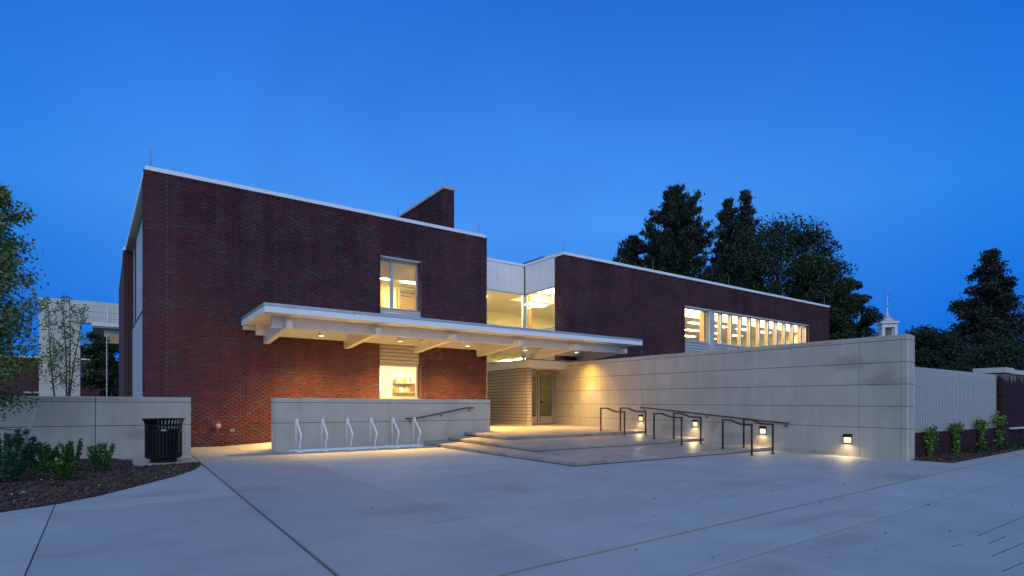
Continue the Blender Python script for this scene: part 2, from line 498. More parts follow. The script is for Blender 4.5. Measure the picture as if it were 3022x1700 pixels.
def glass_mat(name, tint=(1, 1, 1), refl=1.0):
    m = bpy.data.materials.new(name); m.use_nodes = True
    n, l = m.node_tree.nodes, m.node_tree.links
    n.clear()
    o = n.new('ShaderNodeOutputMaterial')
    t = n.new('ShaderNodeBsdfTransparent'); t.inputs[0].default_value = tint + (1,)
    g = n.new('ShaderNodeBsdfGlossy'); g.inputs['Roughness'].default_value = .015
    f = n.new('ShaderNodeLayerWeight'); f.inputs['Blend'].default_value = .5
    pw = n.new('ShaderNodeMath'); pw.operation = 'POWER'; pw.inputs[1].default_value = 4.5
    l.new(f.outputs['Facing'], pw.inputs[0])
    mu = n.new('ShaderNodeMath'); mu.operation = 'MULTIPLY_ADD'; mu.inputs[1].default_value = .55*refl; mu.inputs[2].default_value = .035*refl
    l.new(pw.outputs[0], mu.inputs[0])
    x = n.new('ShaderNodeMixShader')
    l.new(mu.outputs[0], x.inputs[0]); l.new(t.outputs[0], x.inputs[1]); l.new(g.outputs[0], x.inputs[2])
    l.new(x.outputs[0], o.inputs[0])
    return m
M['glass'] = glass_mat('window_glass', (.93, .95, .92))
M['door_glass'] = glass_mat('door_glass', (.80, .82, .72))

def leaf_mat(name, cols, rough=.6):
    m, n, l, b = new_mat(name)
    g = n.new('ShaderNodeNewGeometry')
    k = len(cols)
    r = ramp(n, [(i/(k-1), c) for i, c in enumerate(cols)])
    l.new(g.outputs['Random Per Island'], r.inputs[0])
    l.new(r.outputs[0], b.inputs['Base Color'])
    b.inputs['Roughness'].default_value = rough
    b.inputs['Specular IOR Level'].default_value = .3
    return m
M['needles'] = leaf_mat('pine_needles', [(.014, .025, .016), (.022, .036, .021), (.030, .046, .027)])
M['spruce'] = leaf_mat('spruce_needles', [(.015, .022, .017), (.024, .033, .023), (.032, .042, .028)])
M['maple'] = leaf_mat('maple_leaves', [(.012, .028, .010), (.019, .040, .014), (.028, .054, .018)])
M['birch'] = leaf_mat('birch_leaves', [(.085, .14, .035), (.125, .19, .055), (.17, .235, .085)])
M['shrub'] = leaf_mat('shrub_leaves', [(.03, .08, .016), (.05, .13, .022), (.08, .18, .03)])
M['bigshrub'] = leaf_mat('laurel_leaves', [(.02, .065, .03), (.035, .10, .045), (.055, .13, .06)])
M['vine'] = leaf_mat('vine_leaves', [(.05, .11, .018), (.08, .16, .025), (.12, .20, .04)])
M['yew'] = leaf_mat('yew_leaves', [(.008, .019, .009), (.013, .027, .012), (.020, .036, .015)])

# ------------------------------------------------------------------ brick laying
CH, CL, JT = .0677, .203, .010

class Bricks:
    def __init__(self, root):
        self.root = root; self.b = []
    def face(self, p0, d, nrm, L, z0, z1, holes=(), pop=.0012, seed=0):
        r = np.random.default_rng(seed + 5)
        row = 0
        z = z0
        while z + CH*.6 <= z1 + 1e-6:
            za, zb = z + JT/2, min(z + CH - JT/2, z1)
            zc = (za+zb)/2
            spans = [(0.0, L)]
            for (h0, h1, k0, k1) in holes:
                if k0 < zc < k1:
                    ns = []
                    for a, b in spans:
                        if h1 <= a or h0 >= b: ns.append((a, b))
                        else:
                            if h0 > a: ns.append((a, h0))
                            if h1 < b: ns.append((h1, b))
                    spans = ns
            off = (row % 2)*CL/2
            k = 0
            n = int(L/CL) + 2
            for k in range(n):
                u0 = k*CL - off; u1 = u0 + CL
                for a, b in spans:
                    x0 = max(u0 + JT/2, a + (0.001 if u0 < a else 0)); x1 = min(u1 - JT/2, b)
                    if x1 - x0 > .03:
                        self.b.append((p0[0], p0[1], d[0], d[1], nrm[0], nrm[1], x0, x1, za, zb, abs(r.normal(0, pop))))
            z += CH; row += 1
    def build(self, single, hidden=None, depth=.035, one='brick_one', many='brick_many'):
        A = np.array(self.b)
        mid = (A[:, 6]+A[:, 7])/2
        X = A[:, 0] + A[:, 2]*mid; Y = A[:, 1] + A[:, 3]*mid; Z = (A[:, 8]+A[:, 9])/2
        sn, cs = math.sin(HEAD), math.cos(HEAD)
        dep = X*sn + Y*cs; lat = X*cs - Y*sn
        px = np.abs((A[:, 2]*cs - A[:, 3]*sn)*dep - lat*(A[:, 2]*sn + A[:, 3]*cs))/dep**2*(A[:, 7]-A[:, 6])
        area = px*(A[:, 9]-A[:, 8])/dep
        facing = (A[:, 4]*X + A[:, 5]*Y) < 0
        full = (np.abs(A[:, 7]-A[:, 6]-(CL-JT)) < 1e-4)
        u = 1511+1685.7*lat/dep; v = 1200-1685.7*(Z-EYE)/dep
        inv = (u > 8) & (u < 3014) & (v > 8) & (v < 1692) & (dep > 0)
        ok = facing & full & inv
        if hidden is not None: ok &= ~hidden(X, Y, Z, u, v)
        order = np.argsort(-np.where(ok, area, -1))
        pick = order[:single]
        pick = pick[ok[pick]]
        rest = np.ones(len(A), bool); rest[pick] = False
        off = base(self.root)
        if len(pick):
            b = MB().box(-(CL-JT)/2, (CL-JT)/2, 0, depth, -(CH-JT)/2, (CH-JT)/2)
            me = bpy.data.meshes.new('brick')
            me.from_pydata(b.v, [], b.f); me.materials.append(M[one])
            for i in pick:
                o = bpy.data.objects.new('brick', me)
                o.location = (X[i]+A[i, 4]*A[i, 10]-off.x, Y[i]+A[i, 5]*A[i, 10]-off.y, Z[i]-off.z)
                o.rotation_euler = (0, 0, math.atan2(A[i, 3], A[i, 2]))
                link(o, self.root)
        B = A[rest]
        n = len(B)
        V = np.zeros((n, 8, 3))
        for j, (uu, dd, zz) in enumerate([(6, 0, 8), (7, 0, 8), (7, 0, 9), (6, 0, 9), (6, 1, 8), (7, 1, 8), (7, 1, 9), (6, 1, 9)]):
            push = B[:, 10] if dd == 0 else -depth
            V[:, j, 0] = B[:, 0] + B[:, 2]*B[:, uu] + B[:, 4]*push - off.x
            V[:, j, 1] = B[:, 1] + B[:, 3]*B[:, uu] + B[:, 5]*push - off.y
            V[:, j, 2] = B[:, zz] - off.z
        F = np.array([[0, 1, 2, 3], [3, 2, 6, 7], [1, 0, 4, 5], [0, 3, 7, 4], [2, 1, 5, 6]])
        idx = (np.arange(n)[:, None, None]*8 + F[None]).reshape(-1).astype(np.int32)
        me = bpy.data.meshes.new('brickwork')
        me.vertices.add(n*8); me.loops.add(n*20); me.polygons.add(n*5)
        me.vertices.foreach_set('co', V.astype(np.float32).ravel())
        me.loops.foreach_set('vertex_index', idx)
        me.polygons.foreach_set('loop_start', np.arange(0, n*20, 4, dtype=np.int32))
        me.polygons.foreach_set('loop_total', np.full(n*5, 4, dtype=np.int32))
        me.update(calc_edges=True)
        me.materials.append(M[many])
        o = bpy.data.objects.new('brickwork', me)
        link(o, self.root); WL[o] = off
        o['kind'] = 'stuff'
        return o

def holed(mb, p0, d, nrm, L, z0, z1, holes, front=-.009, back=-.28):
    """backing wall with rectangular openings"""
    us = sorted({0.0, L, *[h[0] for h in holes], *[h[1] for h in holes]})
    zs = sorted({z0, z1, *[h[2] for h in holes], *[h[3] for h in holes]})
    us = [u for u in us if 0 <= u <= L]; zs = [z for z in zs if z0 <= z <= z1]
    def P(u, k, z): return (p0[0]+d[0]*u+nrm[0]*k, p0[1]+d[1]*u+nrm[1]*k, z)
    for i in range(len(us)-1):
        run = None
        for j in range(len(zs)-1):
            uc, zc = (us[i]+us[i+1])/2, (zs[j]+zs[j+1])/2
            solid = not any(h[0] < uc < h[1] and h[2] < zc < h[3] for h in holes)
            if solid and run is None: run = zs[j]
            if run is not None and (not solid or j == len(zs)-2):
                e = zs[j+1] if solid else zs[j]
                a, b = us[i], us[i+1]
                mb.hexa([P(a, front, run), P(b, front, run), P(b, back, run), P(a, back, run),
                         P(a, front, e), P(b, front, e), P(b, back, e), P(a, back, e)])
                run = None
    return mb

# ------------------------------------------------------------------ GROUND
g = MB().box(-900, 900, -900, 900, -.6, -.10).build('ground', M['earth'])
g['kind'] = 'structure'

def clip(poly, a, b, c):
    """keep a*x + b*y <= c"""
    out = []
    n = len(poly)
    for i in range(n):
        p, q = poly[i], poly[(i+1) % n]
        dp, dq = a*p[0]+b*p[1]-c, a*q[0]+b*q[1]-c
        if dp <= 0: out.append(p)
        if dp*dq < 0:
            t = dp/(dp-dq)
            out.append((p[0]+(q[0]-p[0])*t, p[1]+(q[1]-p[1])*t))
    return out

def cut(polys, p, q, gap, sel=lambda c: True):
    """split every polygon of the list along the line p-q, leaving a joint"""
    dx, dy = q[0]-p[0], q[1]-p[1]
    L = math.hypot(dx, dy)
    a, b = -dy/L, dx/L
    c = a*p[0]+b*p[1]
    out = []
    for pl in polys:
        cx = sum(v[0] for v in pl)/len(pl); cy = sum(v[1] for v in pl)/len(pl)
        if not sel((cx, cy)): out.append(pl); continue
        for s in (1, -1):
            r = clip(pl, a*s, b*s, c*s-gap/2)
            if len(r) >= 3: out.append(r)
    return out

A0, A1 = (1.38, 4.18), (1.707, 16.6)
lineA = lambda t: 1.38 + (t-4.18)*.02633
lineB = lambda s: 8.86 + (s-1.5)*.087
lineF = lambda s: 3.37 + s*.062
P = [[(-9, -7), (45, -7), (45, 19.95), (-9, 19.95)]]
P = cut(P, A0, A1, .040)
inA = lambda c: c[0] > lineA(c[1])
P = cut(P, (-1, 8.63), (1.5, 8.86), .060, lambda c: not inA(c))
P = cut(P, (-.571, 9.289), (-.514, 5.516), .010, lambda c: not inA(c))
P = cut(P, (-5, 5.1), (1, 5.3), .010, lambda c: not inA(c) and c[0] < -.6)
P = cut(P, (1.5, 8.86), (7.8, 9.41), .050, inA)
P = cut(P, (2.3, 3.516), (8.84, 3.92), .060, lambda c: inA(c) and c[1] < lineB(c[0]))
mid = lambda c: inA(c) and lineF(c[0]) < c[1] < lineB(c[0])
low = lambda c: inA(c) and c[1] < lineF(c[0])
upp = lambda c: inA(c) and c[1] > lineB(c[0])
P = cut(P, (8.88, 3.944), (8.67, 2.0), .030, low)
P = cut(P, (3.475, 2.707), (8.79, 2.93), .022, low)
P = cut(P, (4.6, 2.7), (4.5, 0), .010, lambda c: low(c) and c[1] < 2.6 and c[0] < 8)
P = cut(P, (13.2, 3), (13.0, 1), .010, lambda c: low(c) and c[0] > 8.6)
P = cut(P, (20, 3), (20, 1), .010, lambda c: low(c) and c[0] > 13)
P = cut(P, (3.40, 8.761), (3.138, 4.56), .010, mid)
P = cut(P, (9.55, 7.51), (9.235, 5.158), .010, mid)
P = cut(P, (14.6, 7.5), (14.4, 5.2), .010, lambda c: mid(c) and c[0] > 9.4)
P = cut(P, (20.0, 7.5), (20.0, 5.2), .010, lambda c: mid(c) and c[0] > 14.5)
P = cut(P, (1.8, 5.464), (4.41, 5.628), .026, lambda c: mid(c) and c[0] < 9.4)
P = cut(P, (3.65, 6.766), (5.81, 6.875), .026, lambda c: mid(c) and 3.2 < c[0] < 9.4 and c[1] > 5.6)
P = cut(P, (3.14, 4.56), (5.13, 4.63), .026, lambda c: mid(c) and 3.2 < c[0] < 9.4 and c[1] < 5.6)
P = cut(P, (3.49, 10.559), (3.40, 8.761), .009, upp)
P = cut(P, (1.7, 16.58), (3.8, 16.58), .012, lambda c: upp(c) and c[0] < 3.5)
pave = empty('plaza_pavement', (4, 4, 0), None, None)
pave['kind'] = 'structure'
for pl in P:
    if len(pl) >= 3:
        o = MB().prism(pl, -.08, 0).build('slab', M['pave'], pave)
        m = o.modifiers.new('bevel', 'BEVEL'); m.width = .005; m.segments = 2; m.limit_method = 'ANGLE'
sb = MB().box(-8.9, 44.9, -6.9, 19.9, -.09, -.022).build('joint_bed', M['sealant'], pave)

# short saw cuts left in the slabs at the right
for (xa, ya), (xb, yb) in (((6.843, 1.92), (8.468, 1.958)), ((6.547, 1.758), (7.051, 1.759)), ((6.033, 1.593), (6.828, 1.579)), ((5.526, 1.399), (5.976, 1.382)), ((6.122, 1.905), (6.339, 1.892))):
    MB().prism([(xa, ya-.005), (xb, yb-.005), (xb, yb+.005), (xa, ya+.005)], -.01, .002).build('saw_cut', M['sealant'], pave)

# ramp up behind the low wall, and the threshold there
rp = MB().prism([(3.0, 17.12), (10.95, 17.12), (10.95, 19.99), (3.0, 19.99)], .002, lambda x, y: .006+max(0, (x-3.0))*.0525).build('ramp', M['pave'])
rp['kind'] = 'structure'

# ------------------------------------------------------------------ LEFT WING
SL, SR, TF = .806, 12.813, 20.0
lw = empty('brick_building', (SL, TF, 0), 'two storey brick wing with one upper and one lower lit window, behind the entrance canopy', 'building')
uw = (8.15, 9.80, 4.66, 6.84)
dw = (8.13, 9.79, 1.50, 4.10)
ZT = 8.235
bk = Bricks(lw)
rel = lambda w: (w[0]-SL, w[1]-SL, w[2], w[3])
bk.face((SL, TF), (1, 0), (0, -1), SR-SL, 0, ZT, [rel(uw), rel(dw), (1.374-SL, 1.390-SL, -1, 9)], seed=1)
bk.face((SR, TF+.04), (0, 1), (1, 0), 3.0, 0, ZT, seed=2)
bk.face((SL, TF+.55), (0, -1), (-1, 0), .51, 0, ZT, seed=3)
bk.face((uw[1], TF+.04), (0, 1), (-1, 0), .26, uw[2], uw[3], seed=4)
bk.face((dw[1], TF+.04), (0, 1), (-1, 0), .26, dw[2], dw[3], seed=5)
bk.face((uw[0], TF+.3), (0, -1), (1, 0), .26, uw[2], uw[3], seed=6)
bk.face((dw[0], TF+.3), (0, -1), (1, 0), .26, dw[2], dw[3], seed=7)
hid = lambda X, Y, Z, u, v: ((u < 568) & (v > 1165)) | ((u > 792) & (v > 1165)) | ((u > 700) & (v > 880) & (v < 1060))
bk.build(300, hid)
mb = MB()
holed(mb, (SL+.009, TF), (1, 0), (0, -1), SR-SL-.018, -.1, ZT-.002, [(h[0]-.009, h[1]-.009, h[2], h[3]) for h in (rel(uw), rel(dw))], back=-.42)
mb.box(SR-.29, SR-.009, TF+.421, 29, -.1, ZT-.002)
mb.box(SL+.009, SL+.26, TF+.421, TF+.56, -.1, ZT-.002)
mb.build('wall', M['mortar'], lw)
MB().box(1.368, 1.396, TF-.004, TF+.02, 0, ZT-.02).build('control_joint', M['dark_mortar'], lw)
# coping
mb = MB()
for i in range(5):
    a = .846 + (12.736-.846)*i/5
    mb = MB().box(a+.003, .846+(12.736-.846)*(i+1)/5-.003, TF-.03, TF+.34, ZT+.004, ZT+.125)
    mb.build('coping', M['coping'], lw)
MB().box(SL-.01, SR+.01, TF-.012, TF+.30, ZT-.012, ZT+.003).build('drip_edge', M['dark_flash'], lw)
MB().box(SL+.3, SR, TF+.31, 42.8, ZT-.45, ZT-.2).build('roof', M['dark_flash'], lw)
# left flank: deep white eave, panels above, siding below
skew = lambda t: -.0256*(t-20.0)
def flank(x, t0, t1, z0, z1, th, name, mat):
    return MB().hexa([(x+skew(t0), t0, z0), (x+th+skew(t0), t0, z0), (x+th+skew(t1), t1, z0), (x+skew(t1), t1, z0),
                      (x+skew(t0), t0, z1), (x+th+skew(t0), t0, z1), (x+th+skew(t1), t1, z1), (x+skew(t1), t1, z1)]).build(name, mat, lw)
flank(.80, 20.05, 30.0, 8.03, 8.22, .05, 'fascia', M['coping'])
flank(.85, 20.62, 30.0, 8.03, 8.06, .30, 'soffit', M['soffit'])
flank(1.10, 20.6, 30.0, -.1, 8.05, .2, 'side_wall', M['joint'])
for i in range(3):
    t0 = 20.62 + i*2.3
    flank(1.06, t0, t0+2.28, 4.72, 8.02, .05, 'panel', M['siding'])
flank(1.065, 27.55, 28.9, 4.72, 8.0, .05, 'window', M['glass'])
flank(1.05, 28.92, 29.1, 4.72, 8.0, .06, 'window_frame', M['frame'])
for i in range(30):
    flank(1.06, 20.62, 29.9, .02+i*.153, .02+i*.153+.143, .05, 'board', M['siding'])
bk2 = Bricks(lw)
# rear block of the wing, its brick end wall turned to the street
rb = MB().hexa([(.50, 30.0, -.1), (3, 30.0, -.1), (3, 40, -.1), (.42, 40, -.1), (.50, 30.0, 8.05), (3, 30.0, 8.05), (3, 40, 8.05), (.42, 40, 8.05)])
rb.build('rear_wall', M['far_brick'], lw)
MB().box(.47, 3, 29.98, 40, 8.06, 8.16).build('rear_coping', M['coping'], lw)

def window(root, x0, x1, z0, z1, t, fw=.06, mull=(), mat='frame', depth=.09, name='window', glass='glass'):
    f = MB()
    f.box(x0, x0+fw, t, t+depth, z0, z1); f.box(x1-fw, x1, t, t+depth, z0, z1)
    f.box(x0+fw, x1-fw, t+.001, t+depth-.001, z0, z0+fw); f.box(x0+fw, x1-fw, t+.001, t+depth-.001, z1-fw, z1)
    for m in mull: f.box(m-fw*.75, m+fw*.75, t-.002, t+depth+.002, z0+.002, z1-.002)
    w = f.build(name, M[mat], root)
    xs = [x0+fw] + [q for m in mull for q in (m-fw*.75, m+fw*.75)] + [x1-fw]
    for i in range(0, len(xs), 2):
        MB().box(xs[i]+.001, xs[i+1]-.001, t+depth*.5, t+depth*.5+.008, z0+fw+.001, z1-fw-.001).build('pane', M[glass], w)
    return w

window(lw, uw[0], uw[1], 4.90, uw[3]-.04, TF+.27, .075, [8.72])
for k in range(2):
    MB().box(uw[0]+.005, uw[1]-.005, TF+.03, TF+.10, 4.66+k*.12, 4.66+k*.12+.100).build('board', M['siding'], lw)
MB().box(uw[0]+.004, uw[1]-.004, TF+.02, TF+.27, 4.896, 4.912).build('sill', M['siding'], lw)
MB().box(uw[0]+.004, uw[1]-.004, TF+.02, TF+.40, uw[3]-.038, uw[3]-.004).build('lintel', M['white'], lw)
window(lw, dw[0], dw[1], 1.56, 2.86, TF+.24, .075)
MB().box(dw[0]+.004, dw[1]-.004, TF+.02, TF+.24, 1.505, 1.555).build('sill', M['frame'], lw)
for k in range(9):
    MB().box(dw[0]+.005, dw[1]-.06, TF+.04, TF+.12, 2.875+k*.136, 2.875+k*.136+.108).build('board', M['tan_siding'], lw)
MB().box(dw[0]+.003, dw[1]-.065, TF+.095, TF+.3, 2.87, 4.095).build('spandrel', M['joint'], lw)

def room(root, x0, x1, y0, y1, z0, z1, wall='plaster', back=None, front=False, omit=()):
    e = .05
    w = MB()
    if 'l' not in omit: w.box(x0-e, x0, y0, y1, z0, z1)
    if 'r' not in omit: w.box(x1, x1+e, y0, y1, z0, z1)
    w.build('interior_wall', M[wall], root)
    MB().box(x0-e, x1+e, y1, y1+e, z0, z1).build('back_wall', M[back or wall], root)
    MB().box(x0-e, x1+e, y0, y1+e, z1, z1+e).build('ceiling', M['ceiling'], root)
    MB().box(x0-e, x1+e, y0, y1+e, z0-e, z0).build('interior_floor', M['carpet'], root)

# upper room
room(lw, 5.2, 12.4, TF+.43, 25.6, 4.2, 7.02)
for x, y in ((10.0, 24.1), (11.35, 24.2), (10.0, 21.6), (7.6, 22.4)):
    MB().box(x-.38, x+.38, y-.3, y+.3, 6.985, 7.018).build('ceiling_light', M['lamp_panel'], lw)
_m = M['shade']; _n = _m.node_tree.nodes; _l = _m.node_tree.links
_t = _n.new('ShaderNodeBsdfTranslucent'); _t.inputs[0].default_value = (.62, .52, .34, 1)
_x = _n.new('ShaderNodeMixShader'); _x.inputs[0].default_value = .6
_l.new(_n['Principled BSDF'].outputs[0], _x.inputs[1]); _l.new(_t.outputs[0], _x.inputs[2])
_l.new(_x.outputs[0], _n['Material Output'].inputs[0])
sh = MB().box(8.20, 9.76, TF+.40, TF+.406, 6.10, 6.8).build('roller_shade', M['shade'], lw)
# ground floor room
M['white_room'] = mottled('white_room', (.78, .76, .66), (.84, .82, .72), 1.5, .8)
room(lw, 7.2, 11.6, TF+.43, 22.7, .42, 3.02, wall='white_room')
for x in (8.5, 10.2):
    MB().box(x-.6, x+.6, 21.0, 21.6, 2.985, 3.018).build('ceiling_light', M['lamp_panel'], lw)

# ------------------------------------------------------------------ TOWER behind the roof
tw = empty('brick_tower', (13.55, 25, 0), 'tall narrow brick fin with pale cap rising behind the left roof', 'tower')
bt = Bricks(tw)
bt.face((13.5, 25), (1, 0), (0, -1), .57, 7.6, 12.02, seed=21)
bt.face((13.5, 32), (0, -1), (-1, 0), 6.96, 7.6, 12.02, seed=22)
bt.build(0)
MB().box(13.509, 14.06, 25.009, 32, 0, 12.02).build('wall', M['mortar'], tw)
MB().box(13.46, 14.10, 24.96, 32.05, 12.025, 12.16).build('coping', M['limestone'], tw)

# ------------------------------------------------------------------ RIGHT WING
RL, RR = 16.97, 41.4
rw = empty('brick_building', (RL, TF, 0), 'long brick wing with a ribbon of lit windows, above the long precast wall', 'building')
rib = (25.6, 38.63, 3.9, 6.77)
bk = Bricks(rw)
bk.face((RL, TF), (1, 0), (0, -1), RR-RL, 3.385, 8.20, [(rib[0]-RL, rib[1]-RL, rib[2], rib[3])], seed=31)
bk.face((RL, TF+.63), (0, -1), (-1, 0), .59, 3.385, 8.20, seed=32)
bk.face((rib[1], TF+.04), (0, 1), (-1, 0), .2, rib[2], rib[3], seed=33)
bk.face((rib[0], TF+.24), (0, -1), (1, 0), .2, rib[2], rib[3], seed=34)
bk.build(300, lambda X, Y, Z, u, v: (v > 1075 - (u-1690)*.082) | ((v > 930) & (u < 1900)))
mb = MB()
holed(mb, (RL+.009, TF), (1, 0), (0, -1), RR-RL-.018, 3.39, 8.198, [(rib[0]-RL-.009, rib[1]-RL-.009, rib[2], rib[3])])
mb.box(RL+.009, RL+.26, TF+.281, TF+.63, 3.39, 8.198)
mb.box(RR-.28, RR-.009, TF+.281, 34, 3.39, 8.198)
mb.build('wall', M['mortar'], rw)
MB().box(RL+.02, RR-.02, TF+.05, TF+.3, -.1, 3.28).build('base_wall', M['greywall'], rw)
MB().box(RL-.01, RR, TF-.01, TF+.64, 3.29, 3.384).build('base_trim', M['white'], rw)
for i in range(8):
    a = RL-.03 + (RR-RL)*i/8; b = RL-.03 + (RR-RL)*(i+1)/8
    MB().box(a+.003, b-.003, TF-.04, TF+.30, 8.205, 8.335).build('coping', M['coping'], rw)
MB().box(RL-.035, RL+.3, TF+.305, TF+.66, 8.205, 8.335).build('coping', M['coping'], rw)
MB().box(RL+.3, RR, TF+.67, 34, 7.7, 7.9).build('roof', M['dark_flash'], rw)
# ribbon windows
t0 = TF+.16
window(rw, rib[0]+.01, 27.80, 4.86, 6.70, t0, .07)
MB().box(27.82, 28.30, TF+.03, t0+.2, 3.9, 6.74).build('post', M['siding'], rw)
xs = [28.32] + [29.13 + .978*i for i in range(10)] + [38.60]
xs[-2] = 37.93
for i in range(len(xs)-1):
    window(rw, xs[i]+.01, xs[i+1]-.01, 4.84, 6.70, t0, .055)
    MB().box(xs[i+1]-.075, xs[i+1]-.03, t0+.1, t0+.24, 4.86, 6.68).build('window_jamb', M['wood'], rw)
MB().box(27.62, 27.79, t0+.1, t0+.42, 4.86, 6.68).build('window_jamb', M['wood'], rw)
MB().box(rib[0]+.005, rib[1]-.005, TF+.03, TF+.5, 6.705, 6.765).build('lintel', M['white'], rw)
MB().box(rib[0]+.005, rib[1]-.005, TF+.10, TF+.2, 4.78, 4.84).build('sill', M['frame'], rw)
for k in range(6):
    z = 3.9+k*.145
    MB().box(rib[0]+.006, 27.815, TF+.05, TF+.125, z, z+.118).build('board', M['siding'], rw)
    MB().box(28.305, rib[1]-.006, TF+.05, TF+.125, z, z+.118).build('board', M['siding'], rw)
MB().box(rib[0]+.004, rib[1]-.004, TF+.13, TF+.2, 3.9, 4.776).build('spandrel', M['joint'], rw)
room(rw, 24.3, 41.0, TF+2.05, 31.0, 4.1, 6.62, back='greywall', omit=('l',))
# raised lit cove along the ribbon window
MB().box(24.3, 41.0, TF+.285, TF+2.04, 7.05, 7.10).build('cove_ceiling', M['ceiling'], rw)
MB().box(24.4, 40.9, TF+.50, TF+1.9, 7.02, 7.045).build('cove_light', M['cove'], rw)
MB().box(24.3, 41.0, TF+2.0, TF+2.045, 6.63, 7.05).build('bulkhead', M['ceiling'], rw)
for i in range(6):
    for j in range(4):
        x, y = 25.6+i*2.6, 23.2+j*2.3
        MB().box(x-.6, x+.6, y-.17, y+.17, 6.585, 6.618).build('ceiling_light', M['lamp_panel_dim'], rw)

# ------------------------------------------------------------------ GLASS LINK
LT = 23.0
gl = empty('glass_link', (14.9, LT, 3.3), 'recessed glazed link with pale metal panels between the two brick wings', 'building')
for a, b in ((12.83, 13.66), (13.66, 14.49), (14.49, 15.315), (15.315, 16.15), (16.15, 16.93)):
    MB().box(a+.008, b-.008, LT, LT+.06, 6.885, 8.235).build('panel', M['panel'], gl)
for a, b in ((TF+.65, TF+1.80), (TF+1.80, LT-.03)):
    MB().box(RL, RL+.06, a+.008, b-.008, 6.885, 8.235).build('panel', M['panel'], gl)
MB().box(12.83, 17.05, LT+.061, LT+.2, 6.86, 8.24).build('panel_backing', M['joint'], gl)
MB().box(RL+.061, RL+.2, TF+.64, LT+.06, 6.86, 8.24).build('panel_backing', M['joint'], gl)
MB().box(12.83, 17.2, LT-.03, LT+.3, 8.245, 8.365).build('coping', M['coping'], gl)
MB().box(RL-.03, RL+.3, TF+.665, LT-.035, 8.245, 8.365).build('coping', M['coping'], gl)
MB().box(RL+.05, RL+.4, TF+1.6, LT+.6, 8.37, 8.47).build('roof_curb', M['dark_flash'], gl)
MB().box(12.83, 30, LT+.31, 34, 7.7, 7.9).build('roof', M['dark_flash'], gl)
# head trims, corner mullion
MB().box(12.83, 16.93, LT-.01, LT+.10, 6.82, 6.88).build('window_head', M['frame'], gl)
MB().box(RL-.01, RL+.10, TF+.65, LT-.03, 6.82, 6.88).build('window_head', M['frame'], gl)
MB().box(16.86, 16.98, LT-.02, LT+.10, 3.35, 6.82).build('mullion', M['frame'], gl)
MB().box(16.985, 17.07, LT-.14, LT-.021, 3.35, 6.82).build('mullion', M['frame'], gl)
w = MB().box(12.85, 16.855, LT+.03, LT+.038, 3.42, 6.815).build('window', M['glass'], gl)
MB().box(12.84, 16.855, LT, LT+.08, 3.34, 3.41).build('frame', M['frame'], w)
w = MB().box(RL+.03, RL+.038, TF+.70, LT-.145, 5.0, 6.815).build('window', M['glass'], gl)
MB().box(RL, RL+.08, TF+.65, LT-.145, 4.94, 4.995).build('frame', M['frame'], w)
MB().box(RL, RL+.08, TF+.65, TF+.695, 5.0, 6.815).build('frame', M['frame'], w)
for k in range(11):
    z = 3.40+k*.14
    MB().box(RL, RL+.05, TF+.645, LT-.145, z, z+.118).build('board', M['siding'], gl)
MB().box(RL+.051, RL+.12, TF+.645, LT-.145, 3.39, 4.935).build('spandrel', M['joint'], gl)
MB().box(17.08, 17.26, LT-.16, LT+.05, 5.0, 6.8).build('window_jamb', M['wood'], gl)
# inside: floor, tall room, wall and ceiling lamps
room(gl, 12.9, 24.2, LT+.25, 29.0, 4.3, 7.0, omit=('r',))
MB().box(18.7, 24.2, TF+.8, LT+.24, 6.62, 6.68).build('ceiling', M['ceiling'], gl)
MB().box(17.15, 24.2, LT+.10, LT+.24, 6.60, 7.04).build('bulkhead', M['ceiling'], gl)
MB().box(17.08, 18.6, TF+.75, LT-.18, 7.00, 7.03).build('cove_light', M['cove'], gl)
MB().box(18.65, 18.7, TF+.8, LT+.1, 6.56, 7.04).build('bulkhead', M['ceiling'], gl)
MB().box(13.0, 16.7, 27.0, 27.1, 4.3, 7.0).build('partition', M['plaster'], gl)
for x, y, z in ((19.6, 22.2, 6.60), (21.9, 22.2, 6.60), (19.6, 25.6, 6.96), (22.2, 25.6, 6.96)):
    MB().box(x-.6, x+.6, y-.3, y+.3, z-.015, z+.015).build('ceiling_light', M['lamp_panel'], gl)
MB().lathe([(.13, -.012), (.13, .012)], 20, (13.9, 25.2, 6.98)).build('ceiling_light', M['lamp_panel'], gl)
MB().box(13.0, 16.6, 23.27, 23.53, 6.965, 6.995).build('ceiling_light', M['lamp_panel'], gl)  # unseen strip lamp added behind the window head to brighten the link
for x, y in ((15.4, 25.3), (13.6, 26.5), (15.4, 26.5)):  # extra panels added to brighten the link room
    MB().box(x-.6, x+.6, y-.3, y+.3, 6.965, 6.995).build('ceiling_light', M['lamp_panel'], gl)  # added panel, only to brighten the link room
# ground floor lobby below
MB().box(12.9, 26.0, 28.0, 28.05, .4, 4.2).build('back_wall', M['plaster'], gl)
MB().box(12.85, 12.9, LT+.25, 28, .4, 4.2).build('interior_wall', M['plaster'], gl)
MB().box(12.9, 26.0, LT+.25, 28.0, 3.95, 4.0).build('ceiling', M['ceiling'], gl)
for x, y in ((18.6, 23.6), (20.4, 23.6), (18.8, 25.6), (20.6, 25.6), (18.8, 27.0)):  # unseen panels added out of view to brighten the lobby
    MB().box(x, x+1.4, y, y+.8, 3.92, 3.945).build('ceiling_light', M['lamp_panel'], gl)  # added unseen panel, only to brighten the lobby

